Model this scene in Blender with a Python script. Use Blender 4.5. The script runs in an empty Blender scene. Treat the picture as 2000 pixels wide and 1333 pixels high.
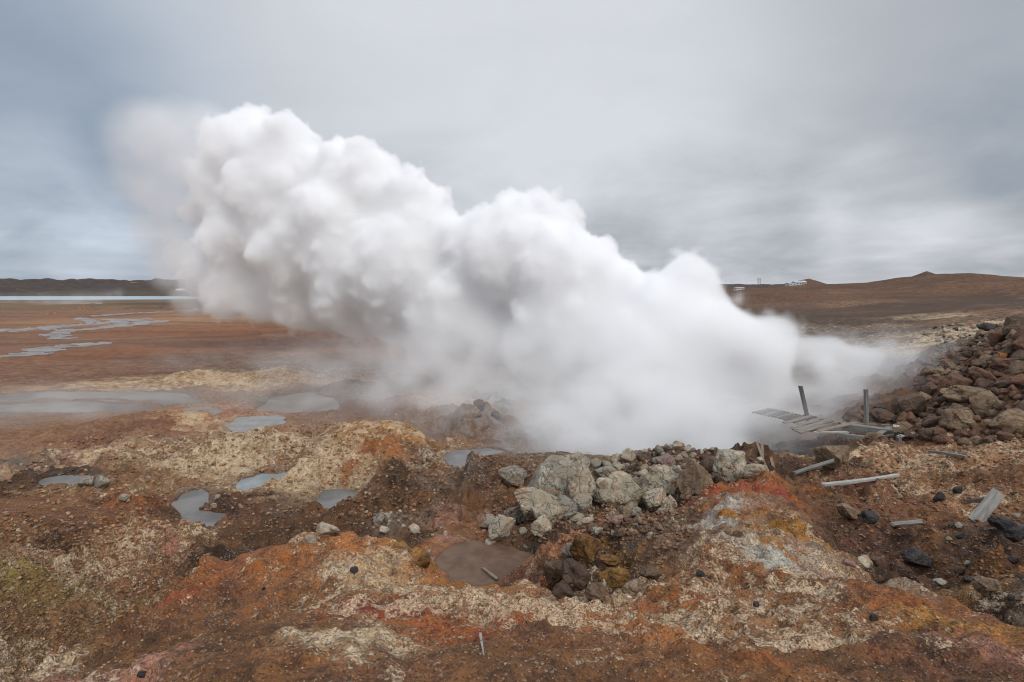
import bpy, math, random
import numpy as np
from mathutils import Vector, Matrix, noise as mnoise

# ------------------------------------------------------------------ scene, camera, sky, sun
S = bpy.context.scene
COL = S.collection
F = 1111.0                       # focal length in photograph pixels (20 mm on 36 mm)
PITCH = math.radians(5.7)
cam = bpy.data.cameras.new('camera'); CAM = bpy.data.objects.new('camera', cam); COL.objects.link(CAM); S.camera = CAM
cam.lens = 20.0; cam.sensor_width = 36.0; cam.clip_start = 0.05; cam.clip_end = 20000
CAM.location = (0, 0, 0); CAM.rotation_euler = (math.pi/2 - PITCH, 0, 0)

SUN_EL, SUN_AZ = math.radians(42), math.radians(148)      # azimuth clockwise from +Y (view direction)
sl = bpy.data.lights.new('sun', 'SUN'); sl.energy = 1.6; sl.angle = math.radians(18); sl.color = (1.0, 0.96, 0.9)
so = bpy.data.objects.new('sun', sl); COL.objects.link(so)
sd = Vector((math.sin(SUN_AZ)*math.cos(SUN_EL), math.cos(SUN_AZ)*math.cos(SUN_EL), math.sin(SUN_EL)))
so.rotation_euler = sd.to_track_quat('Z', 'Y').to_euler(); so.location = (0, 0, 60)

vs = S.view_settings; vs.view_transform = 'Standard'; vs.look = 'None'; vs.exposure = 0.0; vs.gamma = 1.0; vs.use_curve_mapping = False
cy = S.cycles
cy.volume_bounces = 30; cy.max_bounces = 32; cy.diffuse_bounces = 3; cy.glossy_bounces = 3; cy.transparent_max_bounces = 8
cy.filter_width = 1.1; cy.use_denoising = True; cy.volume_max_steps = 512

class NT:
    """tiny helper for writing node trees"""
    def __init__(s, nt): s.nt = nt; s.N = nt.nodes; s.L = nt.links
    def put(s, sock, v):
        if v is None: return
        if hasattr(v, 'is_output'): s.L.new(v, sock)
        elif hasattr(v, '__len__') and hasattr(sock.default_value, '__len__') and len(v) == 3 and len(sock.default_value) == 4: sock.default_value = (*v, 1)
        else: sock.default_value = v
    def math(s, op, a, b=None, c=None, clamp=False):
        n = s.N.new('ShaderNodeMath'); n.operation = op; n.use_clamp = clamp
        for i, v in enumerate((a, b, c)): s.put(n.inputs[i], v)
        return n.outputs[0]
    def vmath(s, op, a, b=None, scale=None):
        n = s.N.new('ShaderNodeVectorMath'); n.operation = op
        s.put(n.inputs[0], a); s.put(n.inputs[1], b)
        if scale is not None: s.put(n.inputs['Scale'], scale)
        return n.outputs['Value' if op in ('DOT_PRODUCT', 'LENGTH') else 'Vector']
    def noise(s, vec, scale, detail=4, rough=0.5, dist=0.0, col=False):
        n = s.N.new('ShaderNodeTexNoise'); s.put(n.inputs['Vector'], vec); n.inputs['Scale'].default_value = scale
        n.inputs['Detail'].default_value = detail; n.inputs['Roughness'].default_value = rough; n.inputs['Distortion'].default_value = dist
        return n.outputs['Color' if col else 'Fac']
    def voro(s, vec, scale, feat='F1', out='Distance', rnd=1.0):
        n = s.N.new('ShaderNodeTexVoronoi'); n.feature = feat; s.put(n.inputs['Vector'], vec); n.inputs['Scale'].default_value = scale
        n.inputs['Randomness'].default_value = rnd
        return n.outputs[out]
    def mix(s, f, a, b, blend='MIX'):
        n = s.N.new('ShaderNodeMix'); n.data_type = 'RGBA'; n.blend_type = blend
        s.put(n.inputs[0], f); s.put(n.inputs[6], a); s.put(n.inputs[7], b)
        return n.outputs[2]
    def step(s, x, a, b, lo=0.0, hi=1.0):
        n = s.N.new('ShaderNodeMapRange'); n.interpolation_type = 'SMOOTHSTEP'
        s.put(n.inputs[0], x); s.put(n.inputs[1], a); s.put(n.inputs[2], b); s.put(n.inputs[3], lo); s.put(n.inputs[4], hi)
        return n.outputs[0]
    def attr(s, name, out='Color'):
        n = s.N.new('ShaderNodeAttribute'); n.attribute_name = name
        return n.outputs[out]

def pixdir(u, v):
    x = (u-1000)/F; yu = -(v-666.5)/F
    d = np.array([x, math.cos(PITCH)+yu*math.sin(PITCH), -math.sin(PITCH)+yu*math.cos(PITCH)])
    return d
def G(u, v, z):
    d = pixdir(u, v); return d*(z/d[2])
def PD(u, v, y):
    d = pixdir(u, v); return d*(y/d[1])

# world: overcast sky; cloud deck with breaks showing the Sky Texture behind
W = bpy.data.worlds.new('World'); S.world = W; W.use_nodes = True
w = NT(W.node_tree); w.N.clear()
wo = w.N.new('ShaderNodeOutputWorld'); bg = w.N.new('ShaderNodeBackground'); w.L.new(bg.outputs[0], wo.inputs[0])
bg.inputs['Strength'].default_value = 0.1
sky = w.N.new('ShaderNodeTexSky'); sky.sky_type = 'NISHITA'; sky.sun_disc = False; sky.sun_elevation = SUN_EL; sky.sun_rotation = SUN_AZ
tc = w.N.new('ShaderNodeTexCoord'); dirv = tc.outputs['Generated']
sep = w.N.new('ShaderNodeSeparateXYZ'); w.L.new(dirv, sep.inputs[0])
dz = w.math('MAXIMUM', sep.outputs[2], 0.0)
k = w.math('DIVIDE', 1.0, w.math('ADD', dz, 0.16))
cmb = w.N.new('ShaderNodeCombineXYZ'); w.L.new(w.math('MULTIPLY', sep.outputs[0], k), cmb.inputs[0]); w.L.new(w.math('MULTIPLY', sep.outputs[1], k), cmb.inputs[1])
plane = cmb.outputs[0]
n_big = w.noise(plane, 0.55, 5, 0.5, 0.3)
n_mid = w.noise(plane, .9, 4, 0.5, 0.2)
sc_ = w.vmath('MULTIPLY', dirv, (1.0, 1.0, 2.2))
n_puff = w.noise(sc_, 4.2, 7, 0.55, 0.4)
lowband = w.step(sep.outputs[2], 0.02, 0.34, 1.0, 0.0)
def blob(u, v, deg0, deg1):
    d = pixdir(u, v); d = d/np.linalg.norm(d)
    return w.step(w.vmath('DOT_PRODUCT', dirv, tuple(float(c) for c in d)), math.cos(math.radians(deg1)), math.cos(math.radians(deg0)))
val = w.math('MULTIPLY_ADD', w.math('SUBTRACT', n_big, 0.5), w.math('MULTIPLY_ADD', lowband, 0.9, 0.35), 0.53)
val = w.math('MULTIPLY_ADD', w.math('SUBTRACT', n_mid, 0.5), w.math('MULTIPLY_ADD', lowband, .75, 0.06), val)
val = w.math('MULTIPLY_ADD', w.math('SUBTRACT', n_puff, 0.5), w.math('MULTIPLY_ADD', lowband, 1.15, 0.20), val)
for (u, v, a, b, s_) in [(900, 60, 2, 30, .26), (1450, 250, 2, 22, .06), (0, 240, 2, 15, -.2), (60, 40, 2, 20, -.02), (60, 430, 1, 9, .44), (190, 480, 1, 5, .22),
                         (1950, 160, 2, 20, -.10), (1450, 330, 1, 14, .12), (1500, 485, 1, 6, -.24), (1700, 435, 1, 8, .22), (1850, 510, 1, 6, .2), (60, 520, 1, 8, -.16), (1250, 400, 1, 9, -.03), (1000, -500, 5, 45, .2)]:
    val = w.math('MULTIPLY_ADD', blob(u, v, a, b), s_, val)
cr = w.N.new('ShaderNodeValToRGB'); w.L.new(val, cr.inputs[0])
els = cr.color_ramp.elements
els[0].position = 0.0; els[0].color = (.25, .29, .345, 1)
els[1].position = 1.0; els[1].color = (.70, .725, .77, 1)
e = els.new(0.3); e.color = (.345, .38, .43, 1)
e = els.new(0.6); e.color = (.49, .515, .555, 1)
# overcast sky gets brighter towards the zenith and behind the camera, outside the frame
bluef = w.math('ADD', w.math('MULTIPLY', blob(-60, 260, 4, 24), .85), w.math('MULTIPLY', w.step(sep.outputs[0], -.25, -.75), .35), clamp=True)
cloudc = w.mix(bluef, cr.outputs[0], w.mix(1.0, cr.outputs[0], (.90, .975, 1.06), 'MULTIPLY'))
zen = w.step(sep.outputs[2], 0.42, 0.95, 1.0, 1.9)
back = w.step(sep.outputs[1], 0.35, -0.5, 1.0, 1.5)
cloud = w.vmath('SCALE', cloudc, None, w.math('MULTIPLY', w.math('MULTIPLY', zen, back), 10.0))
gapf = w.step(val, 0.05, 0.5, 0.82, 0.97)
w.L.new(w.mix(gapf, sky.outputs[0], cloud), bg.inputs['Color'])

# ------------------------------------------------------------------ noise
_rng = np.random.default_rng(7)
_perm = _rng.permutation(1024).astype(np.int64)
_g2 = np.stack([np.cos(np.linspace(0, 2*np.pi, 1024, endpoint=False)), np.sin(np.linspace(0, 2*np.pi, 1024, endpoint=False))], 1).astype(np.float32)
_g3 = _rng.normal(size=(1024, 3)).astype(np.float32); _g3 /= np.linalg.norm(_g3, axis=1)[:, None]
def perlin2(x, y, seed=0):
    xi = np.floor(x).astype(np.int64); yi = np.floor(y).astype(np.int64)
    fx = (x-xi).astype(np.float32); fy = (y-yi).astype(np.float32)
    ux = fx*fx*fx*(fx*(fx*6-15)+10); uy = fy*fy*fy*(fy*(fy*6-15)+10)
    def g(ix, iy, ax, ay):
        h = _perm[(_perm[(ix+seed*131) & 1023]+iy) & 1023]; gr = _g2[h]
        return gr[..., 0]*ax+gr[..., 1]*ay
    a = g(xi, yi, fx, fy); b = g(xi+1, yi, fx-1, fy); c = g(xi, yi+1, fx, fy-1); d = g(xi+1, yi+1, fx-1, fy-1)
    return (a+ux*(b-a) + uy*((c+ux*(d-c))-(a+ux*(b-a))))*1.5
def perlin3(x, y, z, seed=0):
    xi, yi, zi = [np.floor(q).astype(np.int64) for q in (x, y, z)]
    fx, fy, fz = [(q-qi).astype(np.float32) for q, qi in ((x, xi), (y, yi), (z, zi))]
    ux, uy, uz = [f*f*(3-2*f) for f in (fx, fy, fz)]
    r = 0
    for dx in (0, 1):
        hx = _perm[(xi+dx+seed*131) & 1023]; wx = ux if dx else 1-ux
        for dy in (0, 1):
            hy = _perm[(hx+yi+dy) & 1023]; wy = uy if dy else 1-uy
            for dz_ in (0, 1):
                gr = _g3[_perm[(hy+zi+dz_) & 1023]]; wz = uz if dz_ else 1-uz
                r = r + wx*wy*wz*(gr[..., 0]*(fx-dx)+gr[..., 1]*(fy-dy)+gr[..., 2]*(fz-dz_))
    return r*1.5
def fbm3(x, y, z, octv=3, seed=0, gain=.5):
    r = 0; a = 1.0
    for i in range(octv):
        r = r + a*perlin3(x*2**i+i*17.3, y*2**i+i*5.1, z*2**i+i*9.7, seed+i); a *= gain
    return r

# ------------------------------------------------------------------ terrain height
def lp(x, y): return np.stack([np.arctan2(x, y), np.log(np.hypot(x, y)+1e-6)], -1)
VIS = [  # (u, v, z, rough) of ground the photograph shows
 (0,1333,-2.5,.6),(250,1333,-2.0,.35),(500,1333,-1.75,.25),(1000,1333,-1.65,.25),(1500,1333,-1.65,.25),(2000,1333,-1.65,.3),
 (500,1200,-2.4,.3),(800,1200,-2.3,.35),(1000,1220,-2.2,.35),(1300,1230,-2.15,.4),(1600,1220,-2.1,.35),(1850,1250,-1.95,.35),
 (300,1215,-2.55,.35),(180,1285,-2.4,.4),(240,1180,-3.2,.8),(110,1260,-3.0,.8),(350,1125,-3.7,.8),(430,1098,-2.95,.4),(560,1062,-2.85,.4),(700,1047,-2.78,.4),(830,1088,-2.95,.45),(885,1130,-2.85,.5),(950,1148,-2.75,.45),
 (1010,1132,-2.8,.5),(1080,1155,-2.65,.5),(1150,1192,-2.45,.5),(1235,1168,-2.6,.5),(1300,1130,-2.8,.5),(1400,1050,-3.05,.4),
 (1400,962,-3.5,.4),(1480,935,-3.6,.45),(1550,945,-3.7,.5),(1540,1010,-3.2,.45),(1640,1085,-2.9,.4),(1800,1150,-2.55,.4),(1950,1210,-2.25,.45),
 (300,1110,-4.0,.9),(200,1200,-3.35,.8),(60,1290,-2.8,.8),(100,1150,-3.6,.9),(0,1080,-3.9,.9),(0,1200,-3.3,.8),
 (120,1020,-4.0,.25),(100,975,-4.05,.25),(215,1005,-4.4,.4),(160,945,-5.1,.5),(300,1010,-4.75,.8),(350,1050,-4.6,.8),(500,1065,-4.75,.6),
 (700,1032,-4.95,.7),(850,1055,-4.8,.6),(780,1010,-4.9,.8),(880,1000,-5.0,.7),
 (950,1100,-4.7,.2),(1060,1105,-4.4,.7),(1040,1060,-4.5,.6),(1130,1130,-3.8,.8),(1100,1060,-4.4,.6),(1200,1110,-3.75,.9),(1250,1050,-4.6,.9),(1310,1080,-3.7,.5),(1330,1010,-4.2,.5),
 (1000,1000,-4.9,.8),(1100,960,-4.8,.9),(1200,980,-4.7,.8),(1300,960,-4.6,.8),(1100,900,-4.7,.9),(1200,900,-4.75,.8),(1330,885,-4.55,.9),(1440,900,-5.0,.5),(1260,890,-4.8,.8),
 (900,1000,-4.9,.7),(940,930,-4.7,1.),(980,887,-4.3,1.),(1030,890,-4.5,.9),(890,960,-5.1,.7),
 (640,830,-4.7,.9),(700,824,-4.35,.9),(790,826,-4.35,.9),(850,870,-4.65,.9),(870,920,-5.0,.8),(620,870,-4.85,.9),(560,848,-5.05,.8),(450,843,-5.35,.8),
 (300,860,-5.8,.6),(100,880,-5.8,.4),(40,905,-5.5,.6),(100,945,-5.0,.6),
 (430,905,-5.2,.8),(300,905,-5.4,.8),(510,945,-5.4,.3),(560,965,-5.2,.7),(640,985,-5.1,.3),(400,1005,-4.95,.4),(600,920,-5.1,.8),
 (700,960,-4.75,.9),(800,950,-4.75,.9),(750,900,-4.8,.9),
 (0,800,-6.4,.08),(200,800,-6.4,.08),(350,800,-6.35,.2),(200,830,-6.15,.15),(450,800,-6.3,.4),(600,800,-6.35,.2),(750,800,-6.3,.5),(600,770,-6.6,.4),
 (100,745,-7.0,.15),(400,750,-6.9,.6),(600,740,-7.0,.6),(200,700,-8.0,.12),(500,690,-8.0,.35),(700,690,-7.8,.5),
 (0,660,-8.8,.05),(300,650,-8.9,.05),(600,650,-8.6,.3),(100,630,-9.0,.04),(300,625,-9.0,.04),(100,605,-9.1,.06),(350,600,-9.0,.1),(200,592,-9.2,.08),
 (900,800,-6.2,.6),(950,800,-6.0,.8),(1000,850,-6.4,.5),(900,860,-5.8,.6),(950,850,-6.2,.6),
 (1500,885,-6.2,.6),(1600,890,-5.6,.6),(1640,905,-5.1,.6),(1550,920,-4.6,.6),(1480,900,-5.5,.6),
 (1700,890,-5.0,.6),(1750,858,-5.25,.6),(1700,950,-4.3,.6),(1900,900,-4.6,.5),(1800,900,-4.7,.5),(1950,1000,-3.9,.5),(1750,1030,-3.9,.5),(1700,1068,-4.15,.6),(1780,1105,-3.75,.6),(1850,1080,-3.6,.5),
 (1600,1010,-3.6,.5),(1900,1160,-3.3,.5),(2000,1190,-2.9,.5),(2000,1090,-3.4,.5),
 (1850,850,-5.0,.9),(2000,860,-4.7,.8),(1780,810,-5.2,.9),(1850,780,-4.8,1.),(1950,780,-4.2,1.),(1950,700,-3.4,1.),(1850,720,-4.3,1.),(1960,655,-2.9,.8),(1800,740,-4.9,.9),(1820,685,-4.4,.8),
 (1750,645,-4.6,.5),(1900,640,-3.4,.5),(1650,650,-5.2,.5),(1990,625,-2.6,.3),
]
HID = [  # (u, forward distance, z, rough) of ground behind crests, under the steam, far away
 (430,7.6,-4.3,.6),(560,7.8,-4.4,.6),(700,8.0,-4.5,.6),(830,7.2,-4.6,.5),(950,6.4,-4.6,.4),(885,6.3,-4.5,.5),(1080,5.6,-3.9,.5),(1150,5.4,-3.2,.6),(1235,6.0,-3.3,.6),(1010,6.2,-4.4,.5),
 (740,21,-6.1,.5),(850,19.5,-6.0,.5),(650,21.5,-6.2,.4),(980,17.5,-6.0,.6),(1100,18,-6.6,.5),(1200,19,-7.0,.5),(1330,18.5,-6.6,.5),(1300,24,-7.2,.5),(1450,22,-6.9,.5),
 (1600,22,-6.3,.5),(1680,21,-5.7,.5),(1500,26,-6.5,.5),(1650,28,-6.2,.5),(1700,7.0,-3.75,.5),(1800,5.8,-3.4,.5),(1950,4.7,-3.1,.5),
 (100,12.5,-5.0,.4),(-200,12,-5,.5),(-400,5,-3.2,.6),(2300,5,-2.4,.4),(2400,10,-3.2,.5),(2300,24,-2.6,.8),(2500,60,-1,.4),
 (1000,45,-7.0,.4),(1000,80,-7.8,.4),(1300,60,-6.5,.4),(1000,200,-8.5,.4),(500,200,-9,.2),(700,350,-9,.3),(-600,100,-8.8,.1),(-600,300,-9,.1),(-800,40,-7,.2),
 (1480,90,-5.6,.4),(1500,140,-5.4,.4),(1650,110,-4.9,.35),(1800,110,-4.1,.35),(1900,100,-3.7,.3),(2000,90,-3.2,.3),(1600,60,-5.2,.4),
 (1700,150,-3.0,.4),(1850,150,-1.6,.4),(2000,140,-1.4,.4),
 (1480,230,-2.2,.4),(1560,215,-1.0,.4),(1640,205,.1,.4),(1750,200,2.4,.4),(1820,200,3.4,.4),(1900,195,3.6,.4),(2000,190,1.5,.4),(2200,180,-.5,.4),
 (1400,300,-7,.4),(1560,300,-5,.4),(1800,300,-3,.4),(2000,300,-4,.4),
 (1600,700,-6,.4),(2000,700,-6,.4),(1000,700,-8,.4),(0,600,-9,.3),(350,600,-8.6,.4),(-800,600,-9,.3),(0,350,-9.2,.1),(300,350,-9.2,.1),
 (0,1300,3.6,.6),(100,1300,1.2,.6),(200,1300,1.0,.6),(300,1300,1.6,.6),(350,1300,3.6,.6),(450,1300,7,.6),(700,1300,4,.6),(1000,1300,2,.6),(1400,1300,-2,.6),(1430,1300,-2,.6),(2000,1300,-3,.6),(-800,1300,3,.6),
 (0,4500,-8,.4),(1000,4500,-10,.4),(2000,4500,-10,.4),(0,900,-7,.5),(350,900,-6.5,.5),
]
pts = []; zv = []; rv = []
for u, v, z, r in VIS:
    p = G(u, v, z); pts.append(p[:2]); zv.append(z); rv.append(r)
for u, d, z, r in HID:
    p = PD(u, 600, d); pts.append(p[:2]); zv.append(z); rv.append(r)
for a in range(0, 360, 30):     # under and behind the camera
    for rr, z in ((.6, -1.66), (1.4, -1.66)):
        pts.append((rr*math.sin(math.radians(a)), rr*math.cos(math.radians(a)))); zv.append(z); rv.append(.2)
for a in (90, 120, 150, 180, 210, 240, 270):
    for rr, z in ((4, -1.8), (20, -2.5), (150, -5), (1300, -6), (4500, -9)):
        pts.append((rr*math.sin(math.radians(a)), rr*math.cos(math.radians(a)))); zv.append(z); rv.append(.4)
pts = np.array(pts); zv = np.array(zv); rv = np.array(rv)
Lp = lp(pts[:, 0], pts[:, 1])
# heights relative to distance keep the interpolation well scaled: work with z/(r+c)
def kern(d): return d
def dist(A, B):
    c = 2-2*np.cos(A[:, None, 0]-B[None, :, 0])
    return np.sqrt(c+(A[:, None, 1]-B[None, :, 1])**2+1e-4)
Kp = kern(dist(Lp, Lp)) - np.eye(len(Lp))*0.015
wz_ = np.linalg.solve(np.block([[Kp, np.ones((len(Lp), 1))], [np.ones((1, len(Lp))), np.zeros((1, 1))]]), np.concatenate([zv, [0]]))
wr_ = np.linalg.solve(np.block([[Kp, np.ones((len(Lp), 1))], [np.ones((1, len(Lp))), np.zeros((1, 1))]]), np.concatenate([rv, [0]]))

ring = [0.35]
while ring[-1] < 5200:
    r = ring[-1]
    st = .03 if r < 1.6 else .0044 if r < 6 else .0046 if r < 20 else .008 if r < 60 else .014 if r < 300 else .026
    ring.append(r*(1+st))
ring = np.array(ring)
inner = np.arange(-47, 47.001, .115)
outer = np.concatenate([np.arange(-180, -47, 2.2), inner, np.arange(47+2.0, 180, 2.2)])
az = np.radians(outer); NA, NR = len(az), len(ring)
AZ, RR = np.meshgrid(az, ring, indexing='ij')
X = (RR*np.sin(AZ)); Y = (RR*np.cos(AZ))
Z = np.empty_like(X); RO = np.empty_like(X)
flat = np.stack([AZ.ravel(), np.log(RR).ravel()], 1)
zf = np.empty(len(flat)); rf = np.empty(len(flat))
for i in range(0, len(flat), 60000):
    Kc = kern(dist(flat[i:i+60000].astype(np.float32), Lp.astype(np.float32)))
    zf[i:i+60000] = Kc@wz_[:-1]+wz_[-1]; rf[i:i+60000] = Kc@wr_[:-1]+wr_[-1]
Z = zf.reshape(X.shape); RO = np.clip(rf.reshape(X.shape), .02, 1.2)
def smooth(x, a, b):
    t = np.clip((x-a)/(b-a), 0, 1); return t*t*(3-2*t)
cell = RR*.006
def octs(wl, amp, n, seed, ridge=False, gain=.5):
    h = 0
    for i in range(n):
        l = wl/2.03**i
        k_ = np.clip(l/(cell*1.7)-.4, 0, 1)
        q = perlin2(X/l+seed*3.7, Y/l-seed*1.9, seed+i)
        if ridge: q = .5-np.abs(q)*1.6
        h = h+q*amp*k_*gain**i
    return h
near = smooth(RR, 90, 25)
ledge = octs(1.9, 1.0, 4, 91)*3.2
ledge = np.floor(ledge)+smooth(ledge-np.floor(ledge), .36, .60)
Z += RO*(1+.35*smooth(RR, 5, 9))*(octs(3.2, .36, 2, 3)+octs(1.3, .23, 3, 11, True)+ledge*.10*smooth(cell, .45, .2)+octs(.42, .16, 3, 21, True)+octs(.13, .075, 3, 31))*(1-smooth(RR, 60, 200)*.3)
farm = smooth(RR, 60, 160)
Z += farm*RO*(octs(22, 1.6, 4, 41)+octs(70, 5.0, 3, 47))*np.where(RO > .25, 1, .4)
Z += smooth(RR, 600, 1000)*RO*octs(160, 20, 5, 51, False, .6)*(X < 100)
# clods, mounds and hollows
for (u, v, wpx, hm) in [(440,978,80,.35),(335,985,70,.25),(350,1000,50,.2),(760,935,170,.28),(830,960,90,.25),(700,985,90,.3),(60,928,90,.25),(720,840,150,.2),(945,925,90,.35),(1010,905,60,.25),(1180,1150,70,.22),(1120,1140,90,.15),(1240,1130,60,.15),
                        (560,1050,70,.35),(480,1060,60,.25),(90,1255,130,.3),(250,1180,80,.2),(150,1130,110,.2),(40,1110,90,.25),(300,1060,90,.2),(620,900,90,.25),(520,880,90,.2),(380,890,120,.25),(250,890,110,.25),(600,960,60,.15),(870,1000,70,.3),(1330,1010,60,-.25),(1230,1060,90,-.3),(1100,1050,80,-.25),
                        (400,745,150,.5),(560,735,160,.45),(680,765,120,.5),(250,825,200,.35),(400,812,140,.3),(700,790,80,.3),(1850,940,120,.3),(1720,920,90,.25),(1900,1000,80,-.3),(1650,960,80,.2),(1560,960,70,.2),(1800,1070,90,-.3),(1920,1150,60,.25),(1500,1010,60,.15),(1340,1090,50,-.2),
                        (350,603,60,1.5),(165,606,40,1.6),(100,614,40,1.0),(280,603,60,1.2)]:
    zz_ = float(np.interp(v, [590, 640, 700, 760, 800, 850, 900, 1000, 1100, 1300], [-9, -8.9, -7.9, -6.8, -6.3, -5.5, -4.9, -4.6, -3.9, -2.6])); p = G(u, v, zz_); s = wpx/F*p[1]*.5
    q_ = ((X-p[0])/s)**2+((Y-p[1])/(s*1.1))**2
    q_ = q_*(1+.55*perlin2(X/s*1.3, Y/s*1.3, 66)+.35*perlin2(X/s*3, Y/s*3, 67))
    Z += hm*np.clip(1-q_, 0, 1)**.6*(q_ < 1)*(1+.25*perlin2(X/s*4, Y/s*4, 68))
# scarp running down the left of the near mound
SP = np.array([G(u, v, z)[:2] for u, v, z in [(470,1082,-2.95),(400,1108,-2.95),(330,1160,-2.78),(240,1215,-2.6),(150,1270,-2.42),(60,1325,-2.3),(-60,1400,-2.2)]])
sel = (X > -7) & (X < 0) & (Y > 1.0) & (Y < 8.5); x_, y_ = X[sel], Y[sel]; bd = np.full(x_.shape, 99.0); sg = np.zeros(x_.shape)
for a, b_ in zip(SP[:-1], SP[1:]):
    e_ = b_-a; tt = np.clip(((x_-a[0])*e_[0]+(y_-a[1])*e_[1])/(e_@e_), 0, 1); d = np.hypot(x_-a[0]-tt*e_[0], y_-a[1]-tt*e_[1])
    c_ = e_[0]*(y_-a[1])-e_[1]*(x_-a[0]); sg = np.where(d < bd, np.sign(c_), sg); bd = np.minimum(bd, d)
lx = SP[3]+np.array([-1.0, .3]); e_ = SP[4]-SP[3]; side = np.sign(e_[0]*(lx[1]-SP[3][1])-e_[1]*(lx[0]-SP[3][0]))
sdl = bd*sg*side+.10*perlin2(x_*3, y_*3, 88)+.05*perlin2(x_*9, y_*9, 89)
Z[sel] -= .42*smooth(sdl, -.02, .42)*smooth(sdl, 2.4, .9)-.08*np.exp(-(np.clip(-sdl, 0, 9)/.35)**2)*(sdl < 0)
# eroded crests: the ground breaks off behind these lines
CRESTS = [
 (1.2, .8, [(395,1108,-2.97),(490,1077,-2.95),(560,1062,-2.9),(620,1050,-2.85),(700,1045,-2.82),(760,1048,-2.82),(830,1088,-2.95),(880,1130,-2.85),(950,1149,-2.78),(1010,1131,-2.8),(1080,1153,-2.68),(1130,1180,-2.55)]),
 (1.3, .8, [(1690,1102,-2.82),(1720,1113,-2.75),(1800,1150,-2.58),(1880,1183,-2.4),(1950,1210,-2.28),(2080,1250,-2.1)]),
 (.9, 1.5, [(420,845,-5.3),(500,842,-5.2),(560,845,-5.0),(610,855,-4.95),(650,830,-4.55),(700,820,-4.3),(760,818,-4.25),(800,826,-4.33),(840,855,-4.6),(870,885,-4.8),(888,905,-4.9)]),
 (1.0, 1.3, [(925,915,-4.6),(950,895,-4.4),(985,883,-4.25),(1030,888,-4.4),(1100,880,-4.45),(1180,893,-4.65),(1260,880,-4.6),(1320,870,-4.5),(1395,878,-4.65)]),
 (1.0, .8, [(-60,985,-4.1),(0,978,-4.1),(60,968,-4.05),(150,965,-4.05),(205,985,-4.15),(232,1010,-4.3)]),
]
for slope, drop, L_ in CRESTS:
    W3 = np.array([G(u, v, z) for u, v, z in L_]); ca_ = np.arctan2(W3[:, 0], W3[:, 1]); cr_ = np.hypot(W3[:, 0], W3[:, 1])
    o_ = np.argsort(ca_); ca_, cr_, cz_ = ca_[o_], cr_[o_], W3[o_, 2]
    rc = np.interp(az, ca_, cr_)*(1+.012*perlin2(az*22, az*0+.5, 95)+.006*perlin2(az*70, az*0+.5, 96)); zc = np.interp(az, ca_, cz_)+.05*perlin2(az*30, az*0+.7, 97)
    inside = smooth(az, ca_[0]-.01, ca_[0]+.04)*smooth(az, ca_[-1]+.02, ca_[-1]-.06)
    dr = RR-rc[:, None]; wgt = inside[:, None]*np.ones_like(RR)
    lim = zc[:, None]-slope*np.clip(dr, 0, None)+.10*perlin2(X*2.5, Y*2.5, 98)*(dr > .1)
    low_ = (dr > 0) & (dr < drop*2.2)
    Zn = np.where(low_, np.minimum(Z, np.maximum(lim, zc[:, None]-slope*drop)), Z)
    up_ = np.exp(-(dr/(.09*rc[:, None]))**2)*(dr <= 0)
    Zn = Zn+up_*(zc[:, None]-Zn+.35*(Zn-zf.reshape(X.shape)))
    Z += (Zn-Z)*wgt
# small cinder cones and knolls on the right skyline, and a knob of dark rock in the mist
for (u, v, d, wpx, hpx) in [(1502, 545, 420, 30, 20), (1580, 541, 460, 62, 16), (1810, 529, 700, 60, 17), (1440, 556, 700, 60, 5)]:
    p = PD(u, v, d); s = wpx/F*d
    rr_ = np.hypot(X-p[0], Y-p[1])/s
    Z += np.clip(p[2]-(-5.5), 0, 99)*np.clip(1-rr_, 0, 1)**(1.0 if wpx == 30 else .7)*(rr_ < 1)
for (u, v, d, wm, hm) in [(950, 768, 25.5, .9, .45), (992, 778, 25.5, .8, .35), (930, 800, 24.5, 1.4, .4)]:
    p = PD(u, v, d); rr_ = np.hypot(X-p[0], Y-p[1])/wm
    Z += hm*np.clip(1-rr_**2, 0, 1)**1.2*(1+.5*perlin2(X*2.2, Y*2.2, 77))

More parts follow.
